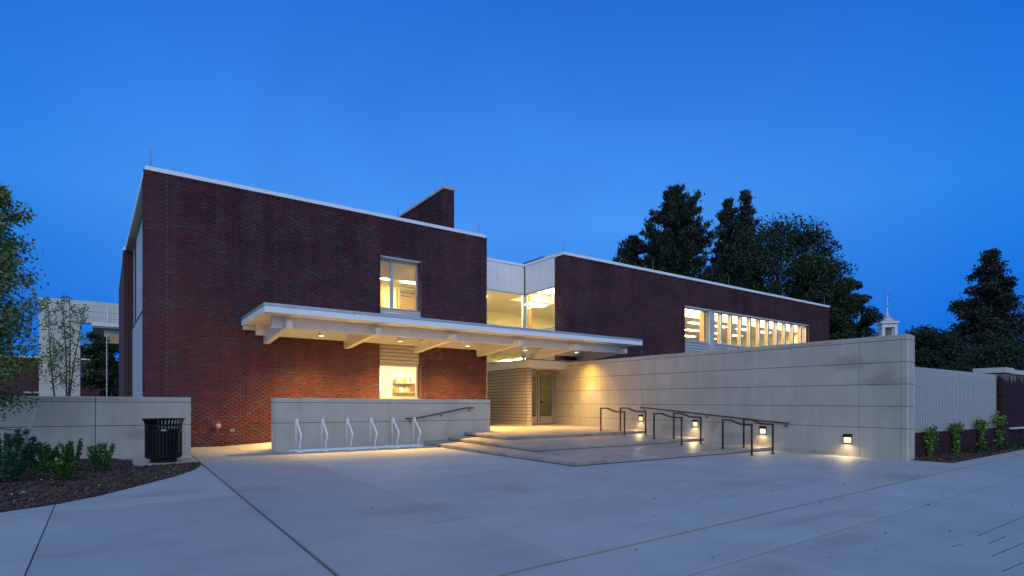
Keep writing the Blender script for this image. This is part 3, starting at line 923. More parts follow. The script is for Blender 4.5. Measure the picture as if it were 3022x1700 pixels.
# ------------------------------------------------------------------ LANDING AND STEPS
st = empty('entrance_steps', (12, 12, 0), 'three broad shallow stone steps rising to the entrance landing', 'steps')
wallx = lambda t: 15.05+.13*(t-5.7)
E1 = [(8.37, 16.68), (7.90, 8.95), (15.50, 9.06)]
E2 = [(9.16, 16.68), (8.58, 11.15), (15.83, 11.63)]
E3 = [(9.78, 16.68), (9.48, 13.78), (16.18, 14.38)]
def lerp(a, b, t): return (a[0]+(b[0]-a[0])*t, a[1]+(b[1]-a[1])*t)
def tread(Ea, Eb, za, zb, cutsF, cutsL, th=.075):
    """front and side strips between two edges, in stone pieces"""
    g = .004
    def zq(quad, z4):
        lo = [(p[0], p[1], z-th) for p, z in zip(quad, z4)]
        hi = [(p[0], p[1], z) for p, z in zip(quad, z4)]
        o = MB().hexa(lo + hi).build('slab', M['granite'], st)
        m = o.modifiers.new('bevel', 'BEVEL'); m.width = .008; m.segments = 2; m.limit_method = 'ANGLE'
    c = [0] + cutsF + [1]
    for i in range(len(c)-1):
        a, b = c[i]+(g/8 if i else 0.0004), c[i+1]-g/8
        q = [lerp(Ea[1], Ea[2], a), lerp(Ea[1], Ea[2], b), lerp(Eb[1], Eb[2], b), lerp(Eb[1], Eb[2], a)]
        zq(q, (za, za, zb, zb))
    c = [0] + cutsL + [1]
    for i in range(len(c)-1):
        a, b = c[i]+(g/8 if i else .0008), c[i+1]-g/8
        q = [lerp(Ea[1], Ea[0], b), lerp(Ea[1], Ea[0], a), lerp(Eb[1], Eb[0], a), lerp(Eb[1], Eb[0], b)]
        zq(q, (za, za, zb, zb))
def grow(E, k):
    """push an edge outward so that slabs overhang"""
    return E
IN = lambda E, d: [(E[0][0]+d, E[0][1]), (E[1][0]+d, E[1][1]+d), (E[2][0], E[2][1]+d)]
OUT = lambda E, d: IN(E, -d)
tread(E1, IN(E2, .03), .092, .138, [.26, .60, .90], [.20, .36, .55, .69])
tread(E2, IN(E3, .03), .225, .276, [.18, .42, .66, .88], [.30, .52, .80])
# landing
land = [E3[1], (16.2, 14.36), (17.02, 20.7), (17.3, 22.9), (12.85, 22.9), (12.85, 20.02), (10.95, 20.02), (10.95, 16.7), (9.78, 16.68)]
zl = lambda x, y: .362 + .012*max(0.0, min(6.5, y-13.8))
LP = [land]
for p, q, sel in (((9.4, 16.2), (17, 16.2), None), ((9.4, 18.4), (17, 18.4), None), ((11.6, 13), (11.75, 20), None), ((13.9, 13), (14.1, 20), None)):
    LP = cut(LP, p, q, .005)
for pl in LP:
    if len(pl) >= 3:
        o = MB().prism(pl, lambda x, y: zl(x, y)-.08, zl).build('slab', M['granite'], st)
        m = o.modifiers.new('bevel', 'BEVEL'); m.width = .006; m.segments = 2; m.limit_method = 'ANGLE'
core = MB()
core.prism([(8.37+.025, 16.68), (7.93, 8.98), (15.5, 9.09), (16.2, 14.4), (16, 16.68)], -.05, .02)
core.prism([(9.16+.025, 16.68), (8.61, 11.18), (15.83, 11.66), (16.2, 14.4), (16, 16.68)], .0, .152)
core.prism([(9.81, 16.66), (9.51, 13.81), (16.18, 14.41), (17, 20.6), (17.2, 22.8), (12.9, 22.8), (12.9, 20.1), (11, 20.0), (11, 16.66)], .0, .288)
core.build('riser', M['riser'], st)  # dark base puts the shadow under the slab nosings into its colour
MB().box(8.30, 9.9, 16.62, 16.695, 0, .155).build('stringer', M['granite'], st)

# ------------------------------------------------------------------ VESTIBULE
VS, VT = 14.71, 19.74
vb = empty('entrance_vestibule', (VS, VT, .44), 'low clapboarded entrance vestibule with a flat roof and glazed double doors under the canopy', 'vestibule')
nb = 17
hgt = (2.93-.50)/nb
for i in range(nb):
    z = .50+i*hgt
    m = MB().box(VS, VS+.025, VT+.026, LT-.02, z, z+hgt-.026)
    m.box(VS, VS+.235, VT, VT+.025, z, z+hgt-.026)
    m.build('board', M['tan_siding'], vb)
MB().box(VS+.026, VS+.23, VT+.026, LT-.02, .42, 2.93).build('wall', M['joint'], vb)
MB().box(VS-.012, VS+.238, VT-.012, VT+.2, .42, .493).build('plinth', M['limestone'], vb)
MB().box(VS-.006, VS+.02, VT+.21, LT-.02, .42, .493).build('plinth', M['limestone'], vb)
MB().box(VS-.03, 17.16, 19.60, LT-.03, 2.935, 3.27).build('fascia', M['white'], vb)
MB().box(VS-.045, 17.18, 19.585, LT-.03, 3.272, 3.305).build('flashing', M['dark_flash'], vb)
DT = 20.70
def door(x0, x1, hinge_left, handle):
    f = MB()
    st_ = .11
    f.box(x0, x0+st_, DT, DT+.05, .475, 2.90); f.box(x1-st_, x1, DT, DT+.05, .475, 2.90)
    f.box(x0+st_, x1-st_, DT+.001, DT+.049, .475, .80); f.box(x0+st_, x1-st_, DT+.001, DT+.049, 2.70, 2.90)
    d = f.build('door', M['door_frame'], vb)
    MB().box(x0+st_+.001, x1-st_-.001, DT+.02, DT+.028, .801, 2.699).build('pane', M['door_glass'], d)
    hx = x0+.06 if not hinge_left else x1-.06
    h = MB().tube([(hx, DT-.06, .55), (hx, DT-.06, 2.85)], .013, 8)
    for z in (.62, 1.35, 1.78, 2.78): h.tube([(hx, DT-.06, z), (hx, DT+.002, z)], .010, 6)
    h.build('handle', M['bronze'], d)
    return d
door(15.10, 16.015, True, True)
d2 = door(16.055, 16.955, False, True)
MB().box(16.18, 16.30, DT-.015, DT+.019, 1.42, 1.50).build('lock', M['black'], d2)
MB().box(14.955, 15.095, DT-.02, DT+.08, .44, 2.93).build('door_frame', M['door_frame'], vb)
MB().box(16.96, 17.02, DT-.02, DT+.08, .44, 2.93).build('door_frame', M['door_frame'], vb)
MB().box(16.02, 16.05, DT-.01, DT+.06, .475, 2.90).build('door_post', M['door_frame'], vb)
MB().box(14.95, 17.02, DT-.03, DT+.1, .44, .468).build('threshold', M['dark_flash'], vb)
MB().box(14.95, 17.02, DT-.02, DT+.08, 2.905, 2.934).build('door_head', M['door_frame'], vb)
MB().box(14.95, 17.6, DT+.12, 27.9, .41, .438).build('interior_floor', M['carpet'], vb)
MB().box(14.95, 17.6, DT+.12, LT-.05, 2.86, 2.93).build('ceiling', M['ceiling'], vb)
MB().lathe([(.10, -.012), (.10, .012)], 20, (15.9, 22.0, 2.845)).build('ceiling_light', M['lamp_panel'], vb)

# ------------------------------------------------------------------ CANOPY
CS0, CS1, CT0, CT1 = 3.447, 18.47, 16.62, 19.97
CZ = 3.845
cn = empty('entrance_canopy', (CS0, CT1, CZ), 'long white flat canopy on tapered brackets over the entrance ramp', 'canopy')
def front_runs(name, t0, t1, z0, z1, mat, n=6):
    for i in range(n):
        a = CS0+(CS1-CS0)*i/n; b = CS0+(CS1-CS0)*(i+1)/n
        MB().box(a+(.004 if i else 0), b-(.004 if i < n-1 else 0), t0, t1, z0, z1).build(name, M[mat], cn)
front_runs('fascia', CT0, CT0+.04, CZ, 4.012, 'coping')
front_runs('flashing', CT0-.015, CT0+.05, 4.018, 4.095, 'flash')
MB().box(CS0, CS0+.04, CT0+.041, CT1, CZ, 4.012).build('fascia', M['coping'], cn)
MB().box(CS0-.015, CS0+.05, CT0+.051, CT1, 4.018, 4.095).build('flashing', M['flash'], cn)
MB().box(CS1-.04, CS1, CT0+.041, CT1, CZ, 4.012).build('fascia', M['coping'], cn)
MB().box(CS1-.05, CS1+.015, CT0+.051, CT1, 4.018, 4.095).build('flashing', M['flash'], cn)
MB().box(CS0+.041, CS1-.041, CT0+.041, CT1, CZ+.05, 4.08).build('roof', M['flash'], cn)
npl = 13
for i in range(npl):
    a = CS0+.043+(CS1-CS0-.086)*i/npl; b = CS0+.043+(CS1-CS0-.086)*(i+1)/npl
    MB().box(a, b-.008, CT0+.043, CT1, CZ+.012, CZ+.045).build('soffit', M['soffit'], cn)
MB().box(CS0+.36, 17.9, 17.35, 17.47, 3.535, CZ+.01).build('purlin', M['white'], cn)
MB().box(CS0+.34, 17.9, 19.44, 19.56, 3.525, CZ+.01).build('purlin', M['white'], cn)
MB().box(CS0+.042, SR, 19.86, 19.968, 3.72, CZ+.01).build('ledger', M['white'], cn)
for x in (4.19, 6.85, 9.56, 12.35, 15.09, 17.80):
    prof = [(16.93, 3.50), (16.96, 3.48), (17.06, 3.485), (17.34, 3.50), (18.9, 3.37), (19.55, 3.31), (19.9, 3.30), (19.965, 3.33), (19.965, 3.70), (17.2, 3.72), (16.96, 3.705), (16.93, 3.685)]
    w_ = .17 if x < 18 else .16
    MB().extrude([(p, z) for p, z in prof], 'x', x-w_/2, x+w_/2).build('bracket', M['white'], cn, bevel=.012)

def downlight(x, label, t=18.3, q=1.0):
    r = empty('downlight', (x, t, CZ), label, 'light', 'cylinder downlights under the canopy')
    MB().lathe([(.082, .05), (.082, .0), (.095, .0), (.095, CZ-3.49+.01), (.0001, CZ-3.49+.012)], 24, (x, t, 3.49)).build('housing', M['white'], r, smooth=False)
    MB().lathe([(.081, .004), (.081, .012)], 24, (x, t, 3.49)).build('lens', M['lens'], r)
    for nm, pw, ang, bl, lc in (('beam', 680*q, 70, .4, (1, .83, .48)), ('spill', 3700*q*q, 132, 1.0, (1, .54, .09))):
        d = bpy.data.lights.new(nm, 'SPOT'); d.energy = pw; d.spot_size = math.radians(ang); d.spot_blend = bl
        d.color = lc; d.shadow_soft_size = .05
        o = bpy.data.objects.new(nm, d); link(o, r); o.location = (0, 0, 3.48-CZ)
for x, lb in ((5.488, 'white cylinder downlight in the first bay of the canopy, over plain brick wall'),
              (8.176, 'white cylinder downlight above the siding of the lower window'),
              (10.869, 'white cylinder downlight over the brick at the right end of the left wing'),
              (13.547, 'white cylinder downlight in front of the lobby glass, over the clapboard vestibule'),
              (15.88, 'white cylinder downlight beside the long precast wall, last in the canopy')):
    downlight(x, lb, *((17.9, .38) if x > 15 else (18.3, .55 if x > 13 else .80 if x > 10 else 1.0 if x > 7 else .86)))

# ------------------------------------------------------------------ PRECAST WALLS
def low_wall(name, x0, x1, t0, th, zt, joints, vjs, label):
    r = empty(name, ((x0+x1)/2, t0, 0), label, 'wall')
    zs = [-.06] + joints + [zt]
    xs = [x0] + vjs + [x1]
    for i in range(len(xs)-1):
        for j in range(len(zs)-1):
            g = .007
            o = MB().box(xs[i]+(g if i else 0), xs[i+1]-(g if i < len(xs)-2 else 0), t0, t0+th,
                     zs[j]+(g if j else 0), zs[j+1]-(g if j < len(zs)-2 else 0)).build('panel', M['precast'], r)
            m = o.modifiers.new('bevel', 'BEVEL'); m.width = .006; m.segments = 1; m.limit_method = 'ANGLE'
    MB().box(x0+.014, x1-.014, t0+.014, t0+th-.014, -.06, zt-.02).build('core', M['joint'], r)
    return r
low_wall('precast_wall', -7.0, 1.70, 16.71, .4, 1.488, [.79, 1.357], [-4.0, -.28], 'low precast wall standing behind the litter bin and planting bed')
low_wall('precast_wall', 3.73, 10.84, 16.71, .4, 1.490, [.79, 1.357], [], 'low precast wall behind the white bicycle rack')

bw = empty('precast_wall', (15.3, 12, 0), 'long tall precast wall with recessed joints rising beside the stairs', 'wall')
ZF = lambda z, t: 1.25 + (z-1.25)*(1+.118*(t-5.7)/14.6) + .12*(t-5.7)/14.6
rows = [-.2, .735, 1.255, 1.775, 2.295, 2.809, 2.93]
cols = [5.66, 6.61, 11.62, 17.11, 23.5]
TH = .45
for i in range(4):
    for j in range(6):
        g = .006
        ta, tb = cols[i]+g/2, cols[i+1]-g/2
        za0, za1 = (ZF(rows[j], ta)+g*(j > 0), ZF(rows[j+1], ta)-g*(j < 5))
        zb0, zb1 = (ZF(rows[j], tb)+g*(j > 0), ZF(rows[j+1], tb)-g*(j < 5))
        if j == 0: za0 = zb0 = -.2
        m = MB().hexa([(wallx(ta), ta, za0), (wallx(ta)+TH, ta, za0), (wallx(tb)+TH, tb, zb0), (wallx(tb), tb, zb0),
                       (wallx(ta), ta, za1), (wallx(ta)+TH, ta, za1), (wallx(tb)+TH, tb, zb1), (wallx(tb), tb, zb1)])
        o = m.build('panel', M['precast'], bw)
        b_ = o.modifiers.new('bevel', 'BEVEL'); b_.width = .005; b_.segments = 1; b_.limit_method = 'ANGLE'
def nose(ins):
    t1 = 5.654
    return [(wallx(t1)+ins, t1), (wallx(5.53)+ins, 5.53+ins*.3), (wallx(5.50)+.03+ins, 5.50+ins), (15.62-ins, 5.58+ins), (15.62-ins, t1)]
for j in range(6):
    g = .006
    z0 = (lambda x, y, j=j: ZF(rows[j], y)+.006*(j > 0)) if j else -.2
    z1 = lambda x, y, j=j: ZF(rows[j+1], y)-.006*(j < 5)
    MB().prism(nose(0), z0, z1).build('panel', M['precast'], bw)
core = MB().prism(nose(.014), -.2, 2.9)
for i in range(4):
    ta, tb = cols[i]-.01, cols[i+1]
    core.hexa([(wallx(ta)+.014, ta, -.2), (wallx(ta)+TH-.014, ta, -.2), (wallx(tb)+TH-.014, tb, -.2), (wallx(tb)+.014, tb, -.2),
               (wallx(ta)+.014, ta, ZF(2.9, ta)), (wallx(ta)+TH-.014, ta, ZF(2.9, ta)), (wallx(tb)+TH-.014, tb, ZF(2.9, tb)), (wallx(tb)+.014, tb, ZF(2.9, tb))])
core.build('core', M['joint'], bw)

# step lights let into the long wall
wd = Vector((.13, 1, 0)).normalized()          # along the wall
wnm = Vector((-1, .13, 0)).normalized()        # out of the wall
def wp(t, z, out=0.0, along=0.0):
    return Vector((wallx(t), t, z)) + wnm*out + wd*along
def wbox(mb, t, z, a0, a1, z0, z1, o0, o1):
    c = [wp(t, z, o1, a0), wp(t, z, o1, a1), wp(t, z, o0, a1), wp(t, z, o0, a0)]
    return mb.hexa([(p.x, p.y, z+z0) for p in c] + [(p.x, p.y, z+z1) for p in c])
for t, z, lb in ((14.67, .83, 'square wall light glowing beside the upper handrail, nearest the entrance door'),
                 (11.98, .70, 'square wall light glowing behind the middle pair of stair rails'),
                 (9.38, .565, 'square wall light glowing behind the lowest pair of stair rails'),
                 (6.90, .44, 'square wall light on the bare end of the long wall, past all the rails')):
    p = wp(t, z)
    r = empty('step_light', p, lb, 'light', 'recessed step lights in the long wall')
    f = MB()
    wbox(f, t, z, -.12, .12, -.12, -.096, 0, .014); wbox(f, t, z, -.12, .12, .055, .12, 0, .014)
    wbox(f, t, z, -.12, -.096, -.0955, .054, 0, .014); wbox(f, t, z, .096, .12, -.0955, .054, 0, .014)
    f.build('frame', M['bronze'], r)
    wbox(MB(), t, z, -.094, .094, -.094, .036, .001, .006).build('lens', M['steplens'], r)
    wbox(MB(), t, z, -.09, .09, .035, .054, .0061, .05).build('hood', M['bronze'], r)
    d = bpy.data.lights.new('glow', 'SPOT'); d.energy = 32; d.color = (1, .72, .34); d.spot_size = math.radians(150); d.spot_blend = .8; d.shadow_soft_size = .04
    o = bpy.data.objects.new('glow', d); link(o, r)
    o.location = wnm*.07 + Vector((0, 0, .0))
    dirv = (wnm*.55 + Vector((0, 0, -.85))).normalized()
    o.rotation_euler = dirv.to_track_quat('-Z', 'Y').to_euler()

# handrail along the long wall
r = empty('wall_handrail', wp(14.64, 1.22, .08), 'dark handrail sloping down along the long precast wall', 'handrail')
MB().tube([wp(14.64, 1.185, .02), wp(14.64, 1.222, .06), wp(14.5, 1.222, .085), wp(9.06, .818, .085), wp(8.48, .792, .085)], .021, 10).build('rail', M['bronze'], r, smooth=True)
for t, z in ((14.45, 1.215), (12.94, 1.105), (11.47, .995), (10.04, .89), (8.63, .797)):
    m = MB().tube([wp(t, z, .085), wp(t, z-.06, .085), wp(t, z-.085, .05), wp(t, z-.085, .004)], .008, 6)
    q = wp(t, z-.085, .0)
    m.tube([q + wnm*.001, q + wnm*.012], .042, 14)
    m.build('bracket', M['brass'], r)
# handrail on the low wall
r = empty('wall_handrail', (7.6, 16.63, .87), 'dark handrail climbing along the low wall behind the bicycle rack', 'handrail')
MB().tube([(7.60, 16.62, .872), (7.92, 16.62, .870), (9.82, 16.62, 1.207), (10.12, 16.62, 1.207)], .021, 10).build('rail', M['bronze'], r, smooth=True)
for x, z in ((7.79, .868), (8.9, 1.04), (9.98, 1.205)):
    m = MB().tube([(x, 16.62, z), (x, 16.62, z-.05), (x, 16.66, z-.08), (x, 16.706, z-.08)], .008, 6)
    m.tube([(x, 16.698, z-.08), (x, 16.709, z-.08)], .042, 14)
    m.build('bracket', M['brass'], r)

# six stair rails
rails = [((14.45, 14.97, .372), (14.12, 13.50, .272), 1.212, 1.089, 'left rail of the top pair, by the entrance landing'),
         ((15.27, 14.80, .372), (15.05, 13.40, .272), 1.215, 1.089, 'right rail of the top pair, in front of the first wall light'),
         ((13.92, 12.05, .235), (13.67, 10.80, .130), 1.053, .945, 'left rail of the middle pair'),
         ((14.70, 11.92, .235), (14.56, 10.80, .130), 1.055, .945, 'right rail of the middle pair, before the second wall light'),
         ((13.70, 9.45, .100), (13.45, 8.43, .0), .905, .797, 'left rail of the lowest pair, its foot out on the pavement'),
         ((14.62, 9.41, .100), (14.37, 8.40, .0), .905, .797, 'right rail of the lowest pair, nearest the long wall')]
for a, b, za, zb, lb in rails:
    r = empty('stair_rail', a, 'dark rail, ' + lb, 'handrail', 'stair rails on the broad steps')
    A_, B_ = Vector(a), Vector(b)
    q = lambda f, z: Vector((A_.x+(B_.x-A_.x)*f, A_.y+(B_.y-A_.y)*f, z))
    MB().tube([q(0, a[2]+.002), q(0, za-.044)], .019, 4, square=True).build('post', M['bronze'], r)
    MB().tube([q(1, b[2]+.002), q(1, zb-.044)], .019, 4, square=True).build('post', M['bronze'], r)
    MB().tube([q(-.022, za-.02), q(.30, za-.02), q(.62, zb-.012), q(1.022, zb-.02)], .022, 4, square=True).build('handrail', M['bronze'], r)
    for f, z in ((0, a[2]), (1, b[2])):
        c = q(f, z)
        MB().box(c.x-.045, c.x+.045, c.y-.045, c.y+.045, z+.001, z+.012).build('base_plate', M['bronze'], r)

# ------------------------------------------------------------------ BICYCLE RACK
br = empty('bicycle_rack', (6.1, 16.1, 0), 'white tubular bicycle rack with six bent hoops on two floor rails', 'bike rack')
def rrow(x): return 16.30 + (x-4.2)*.045
hoops = [4.23, 4.95, 5.68, 6.42, 7.13, 7.86]
for x in hoops:
    y0 = rrow(x)
    yb, yf = y0+.12, y0-.26       # back leg, front leg
    xx = x
    pts = [(xx, yb, .04), (xx, yb, .82)]
    for k in range(1, 8):
        an = math.pi*k/8
        pts.append((xx, yb-.06+.06*math.cos(an), .82+.075*math.sin(an)))
    pts += [(xx, yb-.135, .80), (xx, yb-.30, .66), (xx, yb-.47, .505), (xx, yb-.51, .44), (xx, yb-.48, .385), (xx, yb-.40, .28), (xx, yb-.37, .20), (xx, yb-.37, .04)]
    MB().tube(pts, .026, 10).build('hoop', M['enamel'], br, smooth=True)
    MB().box(xx-.05, xx+.05, yb-.07, yb+.07, .002, .012).build('foot', M['enamel'], br)
    MB().box(xx-.06, xx+.06, yb-.46, yb-.30, .002, .012).build('foot', M['enamel'], br)
for dy in (.12, -.25):
    a, b = (4.05 if dy > 0 else 4.15), 8.0
    MB().hexa([(a, rrow(a)+dy-.03, .013), (b, rrow(b)+dy-.03, .013), (b, rrow(b)+dy+.03, .013), (a, rrow(a)+dy+.03, .013),
               (a, rrow(a)+dy-.03, .055), (b, rrow(b)+dy-.03, .055), (b, rrow(b)+dy+.03, .055), (a, rrow(a)+dy+.03, .055)]).build('floor_rail', M['enamel'], br)

# ------------------------------------------------------------------ LITTER BIN on its pad
pad = MB().prism([(.40, 14.02), (1.62, 14.30), (1.68, 16.70), (.40, 16.70)], -.03, .02).build('concrete_pad', M['pave'])
pad['kind'] = 'structure'
TC = (.98, 14.86, .02)
tc = empty('litter_bin', TC, 'black slatted steel litter bin with flared rim on the concrete pad', 'trash can')
c = TC
MB().lathe([(.26, .0), (.26, .075), (.30, .08), (.345, .10), (.345, .14)], 36, c).build('base', M['black'], tc)
MB().lathe([(.28, .10), (.285, .72), (.285, .725)], 28, c).build('liner', M['black'], tc)
for k in range(34):
    an = 2*math.pi*k/34
    m = MB()
    ca, sa = math.cos(an), math.sin(an)
    prof = [(.345, .11), (.345, .80), (.352, .86), (.372, .91), (.396, .948)]
    w_, th = .017, .012
    for i in range(len(prof)-1):
        (r0, h0), (r1, h1) = prof[i], prof[i+1]
        pts = []
        for rr, hh in ((r0, h0), (r1, h1)):
            for s_, o_ in ((-1, 0), (1, 0), (1, th), (-1, th)):
                pts.append((c[0]+ca*(rr+o_)-sa*w_*s_, c[1]+sa*(rr+o_)+ca*w_*s_, c[2]+hh))
        m.hexa(pts)
    m.build('slat', M['black'], tc)
for h in (.14, .69, .80):
    MB().lathe([(.340, h), (.362, h), (.362, h+.035), (.340, h+.036)], 36, c).build('hoop', M['black'], tc)
MB().lathe([(.375, .945), (.412, .945), (.415, .965), (.40, .968), (.30, .93), (.20, .925)], 36, c).build('rim', M['black'], tc)
sn, cs = math.sin(HEAD), math.cos(HEAD)
bd = Vector((-c[0], -c[1], 0)).normalized()
bs = Vector((bd.y, -bd.x, 0))
pc = Vector(c) + bd*.364 + Vector((0, 0, .70))
m = MB()
pl = [(-.055, 0), (.055, 0), (.05, .018), (.03, .032), (-.03, .032), (-.05, .018)]
vs = [tuple(pc - bs*a + Vector((0, 0, b))) for a, b in pl] + [tuple(pc + bd*.006 - bs*a + Vector((0, 0, b))) for a, b in pl]
m.add(vs, [tuple(range(6)), tuple(range(11, 5, -1))] + [(i, 6+i, 6+(i+1) % 6, (i+1) % 6) for i in range(6)])
m.build('badge', M['chrome'], tc)

# ------------------------------------------------------------------ small fittings on the brick
r = empty('hydrant_outlet', (2.74, TF, .66), 'round red fire-department outlet with a metal cap low on the brick wall', 'fire outlet')
MB().lathe([(.15, -.012), (.15, -.03), (.13, -.04), (.06, -.045)], 28, (2.74, TF, .66), 'y').build('plate', M['red'], r)
MB().lathe([(.055, -.045), (.055, -.11), (.075, -.115), (.078, -.16), (.06, -.175), (.02, -.185)], 20, (2.76, TF, .65), 'y').build('cap', M['chrome'], r, smooth=True)
MB().tube([(2.76, TF-.15, .58), (2.76, TF-.14, .50), (2.755, TF-.13, .42)], .004, 5).build('chain', M['brass'], r)
r = empty('wall_socket', (3.19, TF, .50), 'small steel cover plate on the brick, right of the red outlet', 'socket')
MB().box(3.12, 3.26, TF-.014, TF-.0035, .445, .545).build('plate', M['plate'], r)
for dx in (-.035, .035):
    MB().lathe([(.022, -.0145), (.022, -.024)], 12, (3.19+dx, TF, .495), 'y').build('cover', M['chrome'], r)
r = MB(); wbox(r, 19.3, 1.22, -.02, .02, -.04, .04, .001, .012)
top(r.build('key_plate', M['bronze']), 'tiny metal key plate on the long wall beside the entrance doors', 'key plate')

# lightning rods along the roof edges
for i, (x, y, z, h, lb) in enumerate([(1.0, 20.15, 8.36, .62, 'at the left corner of the left wing'), (8.9, 20.15, 8.36, .5, 'above the upper window of the left wing'),
        (12.5, 20.15, 8.36, .55, 'at the right end of the left wing roof'), (13.75, 25.15, 12.16, .5, 'on the brick fin'),
        (17.1, 20.15, 8.335, .6, 'at the near corner of the right wing'), (23.2, 20.15, 8.335, .6, 'on the right wing roof in front of the tall pine'),
        (29.8, 20.15, 8.335, .6, 'on the right wing roof above the ribbon windows'), (35.6, 20.15, 8.335, .6, 'on the right wing roof before the maple trunk'),
        (41.0, 20.15, 8.335, .6, 'at the far right end of the right wing roof')]):
    m = MB().lathe([(.04, 0), (.04, .02), (.012, .03), (.012, h*.6), (.006, h)], 8, (x, y, z+.001))
    top(m.build('lightning_rod', M['plate']), 'thin lightning rod ' + lb, 'lightning rod', 'lightning rods on the roof edges')

# ------------------------------------------------------------------ inside the windows
# ground floor: louvred door, projector screen case, two shelves of books
r = empty('louvre_door', (9.40, 22.6, .42), 'white louvred door seen through the ground floor window', 'door')
MB().box(9.16, 9.22, 22.58, 22.66, .42, 2.72).build('stile', M['white'], r)
MB().box(9.64, 9.70, 22.58, 22.66, .42, 2.72).build('stile', M['white'], r)
for k in range(37):
    z = .48+k*.06
    MB().hexa([(9.225, 22.60, z), (9.635, 22.60, z), (9.635, 22.65, z+.03), (9.225, 22.65, z+.03),
               (9.225, 22.60, z+.012), (9.635, 22.60, z+.012), (9.635, 22.65, z+.042), (9.225, 22.65, z+.042)]).build('slat', M['white'], r)
for z, nm in ((1.84, 'lower'), (2.22, 'upper')):
    s_ = MB().box(9.80, 11.2, 22.3, 22.69, z, z+.03)
    s_.box(9.80, 9.83, 22.3, 22.69, z+.031, z+.17)
    top(s_.build('wall_shelf', M['wood']), f'{nm} oak shelf with books and boxes behind the ground floor window', 'shelf')
cols_ = {'orange': (.55, .20, .03), 'yellow': (.6, .42, .06), 'white': (.7, .68, .62), 'grey': (.3, .3, .3), 'red': (.45, .06, .03), 'green': (.12, .2, .1)}
for k, cc in cols_.items(): M['book_'+k] = mottled('book_'+k, tuple(v*.9 for v in cc), cc, 5, .6)
seq = {2.251: [('white', .10, .27, 'tall white binder at the left end of the upper shelf'), ('grey', .07, .20, 'grey book between the white binder and the yellow book on the upper shelf'),
               ('yellow', .06, .23, 'yellow book near the left end of the upper shelf'), ('orange', .16, .19, 'wide orange box file in the middle of the upper shelf'),
               ('white', .14, .22, 'white carton right of the orange box file on the upper shelf'), ('red', .06, .25, 'red book at the right end of the upper shelf')],
       1.871: [('green', .10, .14, 'small dark green box at the left end of the lower shelf'), ('white', .17, .18, 'white carton beside the green box on the lower shelf'),
               ('yellow', .09, .13, 'short yellow box in the middle of the lower shelf'), ('grey', .07, .21, 'upright grey book on the lower shelf'),
               ('orange', .10, .20, 'orange book on the lower shelf before the red one'), ('red', .07, .24, 'tall red book at the right end of the lower shelf')]}
for z, ks in seq.items():
    x = 9.86
    for k, w_, h, lb in ks:
        o = MB().box(x, x+w_, 22.36, 22.6, z, z+h).build('book' if 'book' in lb else 'box', M['book_'+k])
        top(o, lb, 'book' if 'book' in lb else 'box', 'books and boxes on the shelves')
        x += w_+.012
# upper room door
r = empty('inner_door', (11.7, 25.55, 4.2), 'brown timber door in an oak frame seen through the upper window', 'door')
MB().box(11.25, 11.36, 25.45, 25.6, 4.2, 6.90).build('door_frame', M['wood'], r)
MB().box(11.36, 12.38, 25.45, 25.6, 6.76, 6.90).build('door_frame', M['darkwood'], r)
MB().box(11.37, 12.38, 25.53, 25.59, 4.21, 6.75).build('leaf', M['darkwood'], r)
MB().box(11.5, 11.95, 25.47, 25.53, 6.58, 6.66).build('closer', M['plate'], r)
MB().box(10.28, 10.40, 25.2, 25.59, 4.21, 7.0).build('oak_post', M['wood'], lw)

# ------------------------------------------------------------------ FENCE, DWARF WALL AND PIER on the right
FT = 5.72
dwl = empty('brick_garden_wall', (19, FT, 0), 'low dark brick wall carrying the slatted screen, with a tall pier and capped wall at its far end', 'wall')
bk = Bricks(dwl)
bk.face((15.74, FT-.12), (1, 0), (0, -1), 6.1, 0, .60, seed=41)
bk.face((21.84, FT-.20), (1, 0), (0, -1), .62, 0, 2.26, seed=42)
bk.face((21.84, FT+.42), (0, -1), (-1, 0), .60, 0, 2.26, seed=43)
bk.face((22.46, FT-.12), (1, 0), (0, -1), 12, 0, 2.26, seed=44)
bk.build(300, one='shaded_one', many='shaded_many')
m = MB().box(15.74, 21.85, FT-.111, FT+.12, -.1, .598)
m.box(21.849, 22.455, FT-.191, FT+.41, -.1, 2.258)
m.box(22.456, 34.4, FT-.111, FT+.2, -.1, 2.257)
m.build('wall', M['dark_mortar'], dwl)
MB().box(21.76, 22.55, FT-.29, FT+.5, 2.265, 2.42).build('coping', M['limestone'], dwl)
for i in range(5):
    MB().box(22.553+i*2.4, 22.55+(i+1)*2.4-.004, FT-.2, FT+.28, 2.263, 2.395).build('coping', M['limestone'], dwl)
MB().box(22.47, 34.4, FT-.26, FT-.125, .555, .605).build('ledge', M['limestone'], dwl)
fn = empty('slat_fence', (18.8, FT, .6), 'pale screen of close vertical slats on the low brick wall', 'fence')
nsl = 62
me0 = None
for k in range(nsl):
    x = 15.78+k*(21.80-15.78)/(nsl-1)
    if me0 is None:
        o = MB().box(x-.019, x+.019, FT-.055, FT+.005, .615, 2.21).build('slat', M['siding'], fn)
        me0 = o
    else:
        o = me0.copy(); COL.objects.link(o); o.location = (x-15.78, 0, 0)
for z in (.70, 2.06):
    MB().box(15.75, 21.83, FT+.006, FT+.05, z-.035, z+.035).build('rail', M['siding'], fn)
MB().box(15.75, 21.83, FT+.05, FT+.075, .63, 2.10).build('backing_sheet', M['riser'], fn)

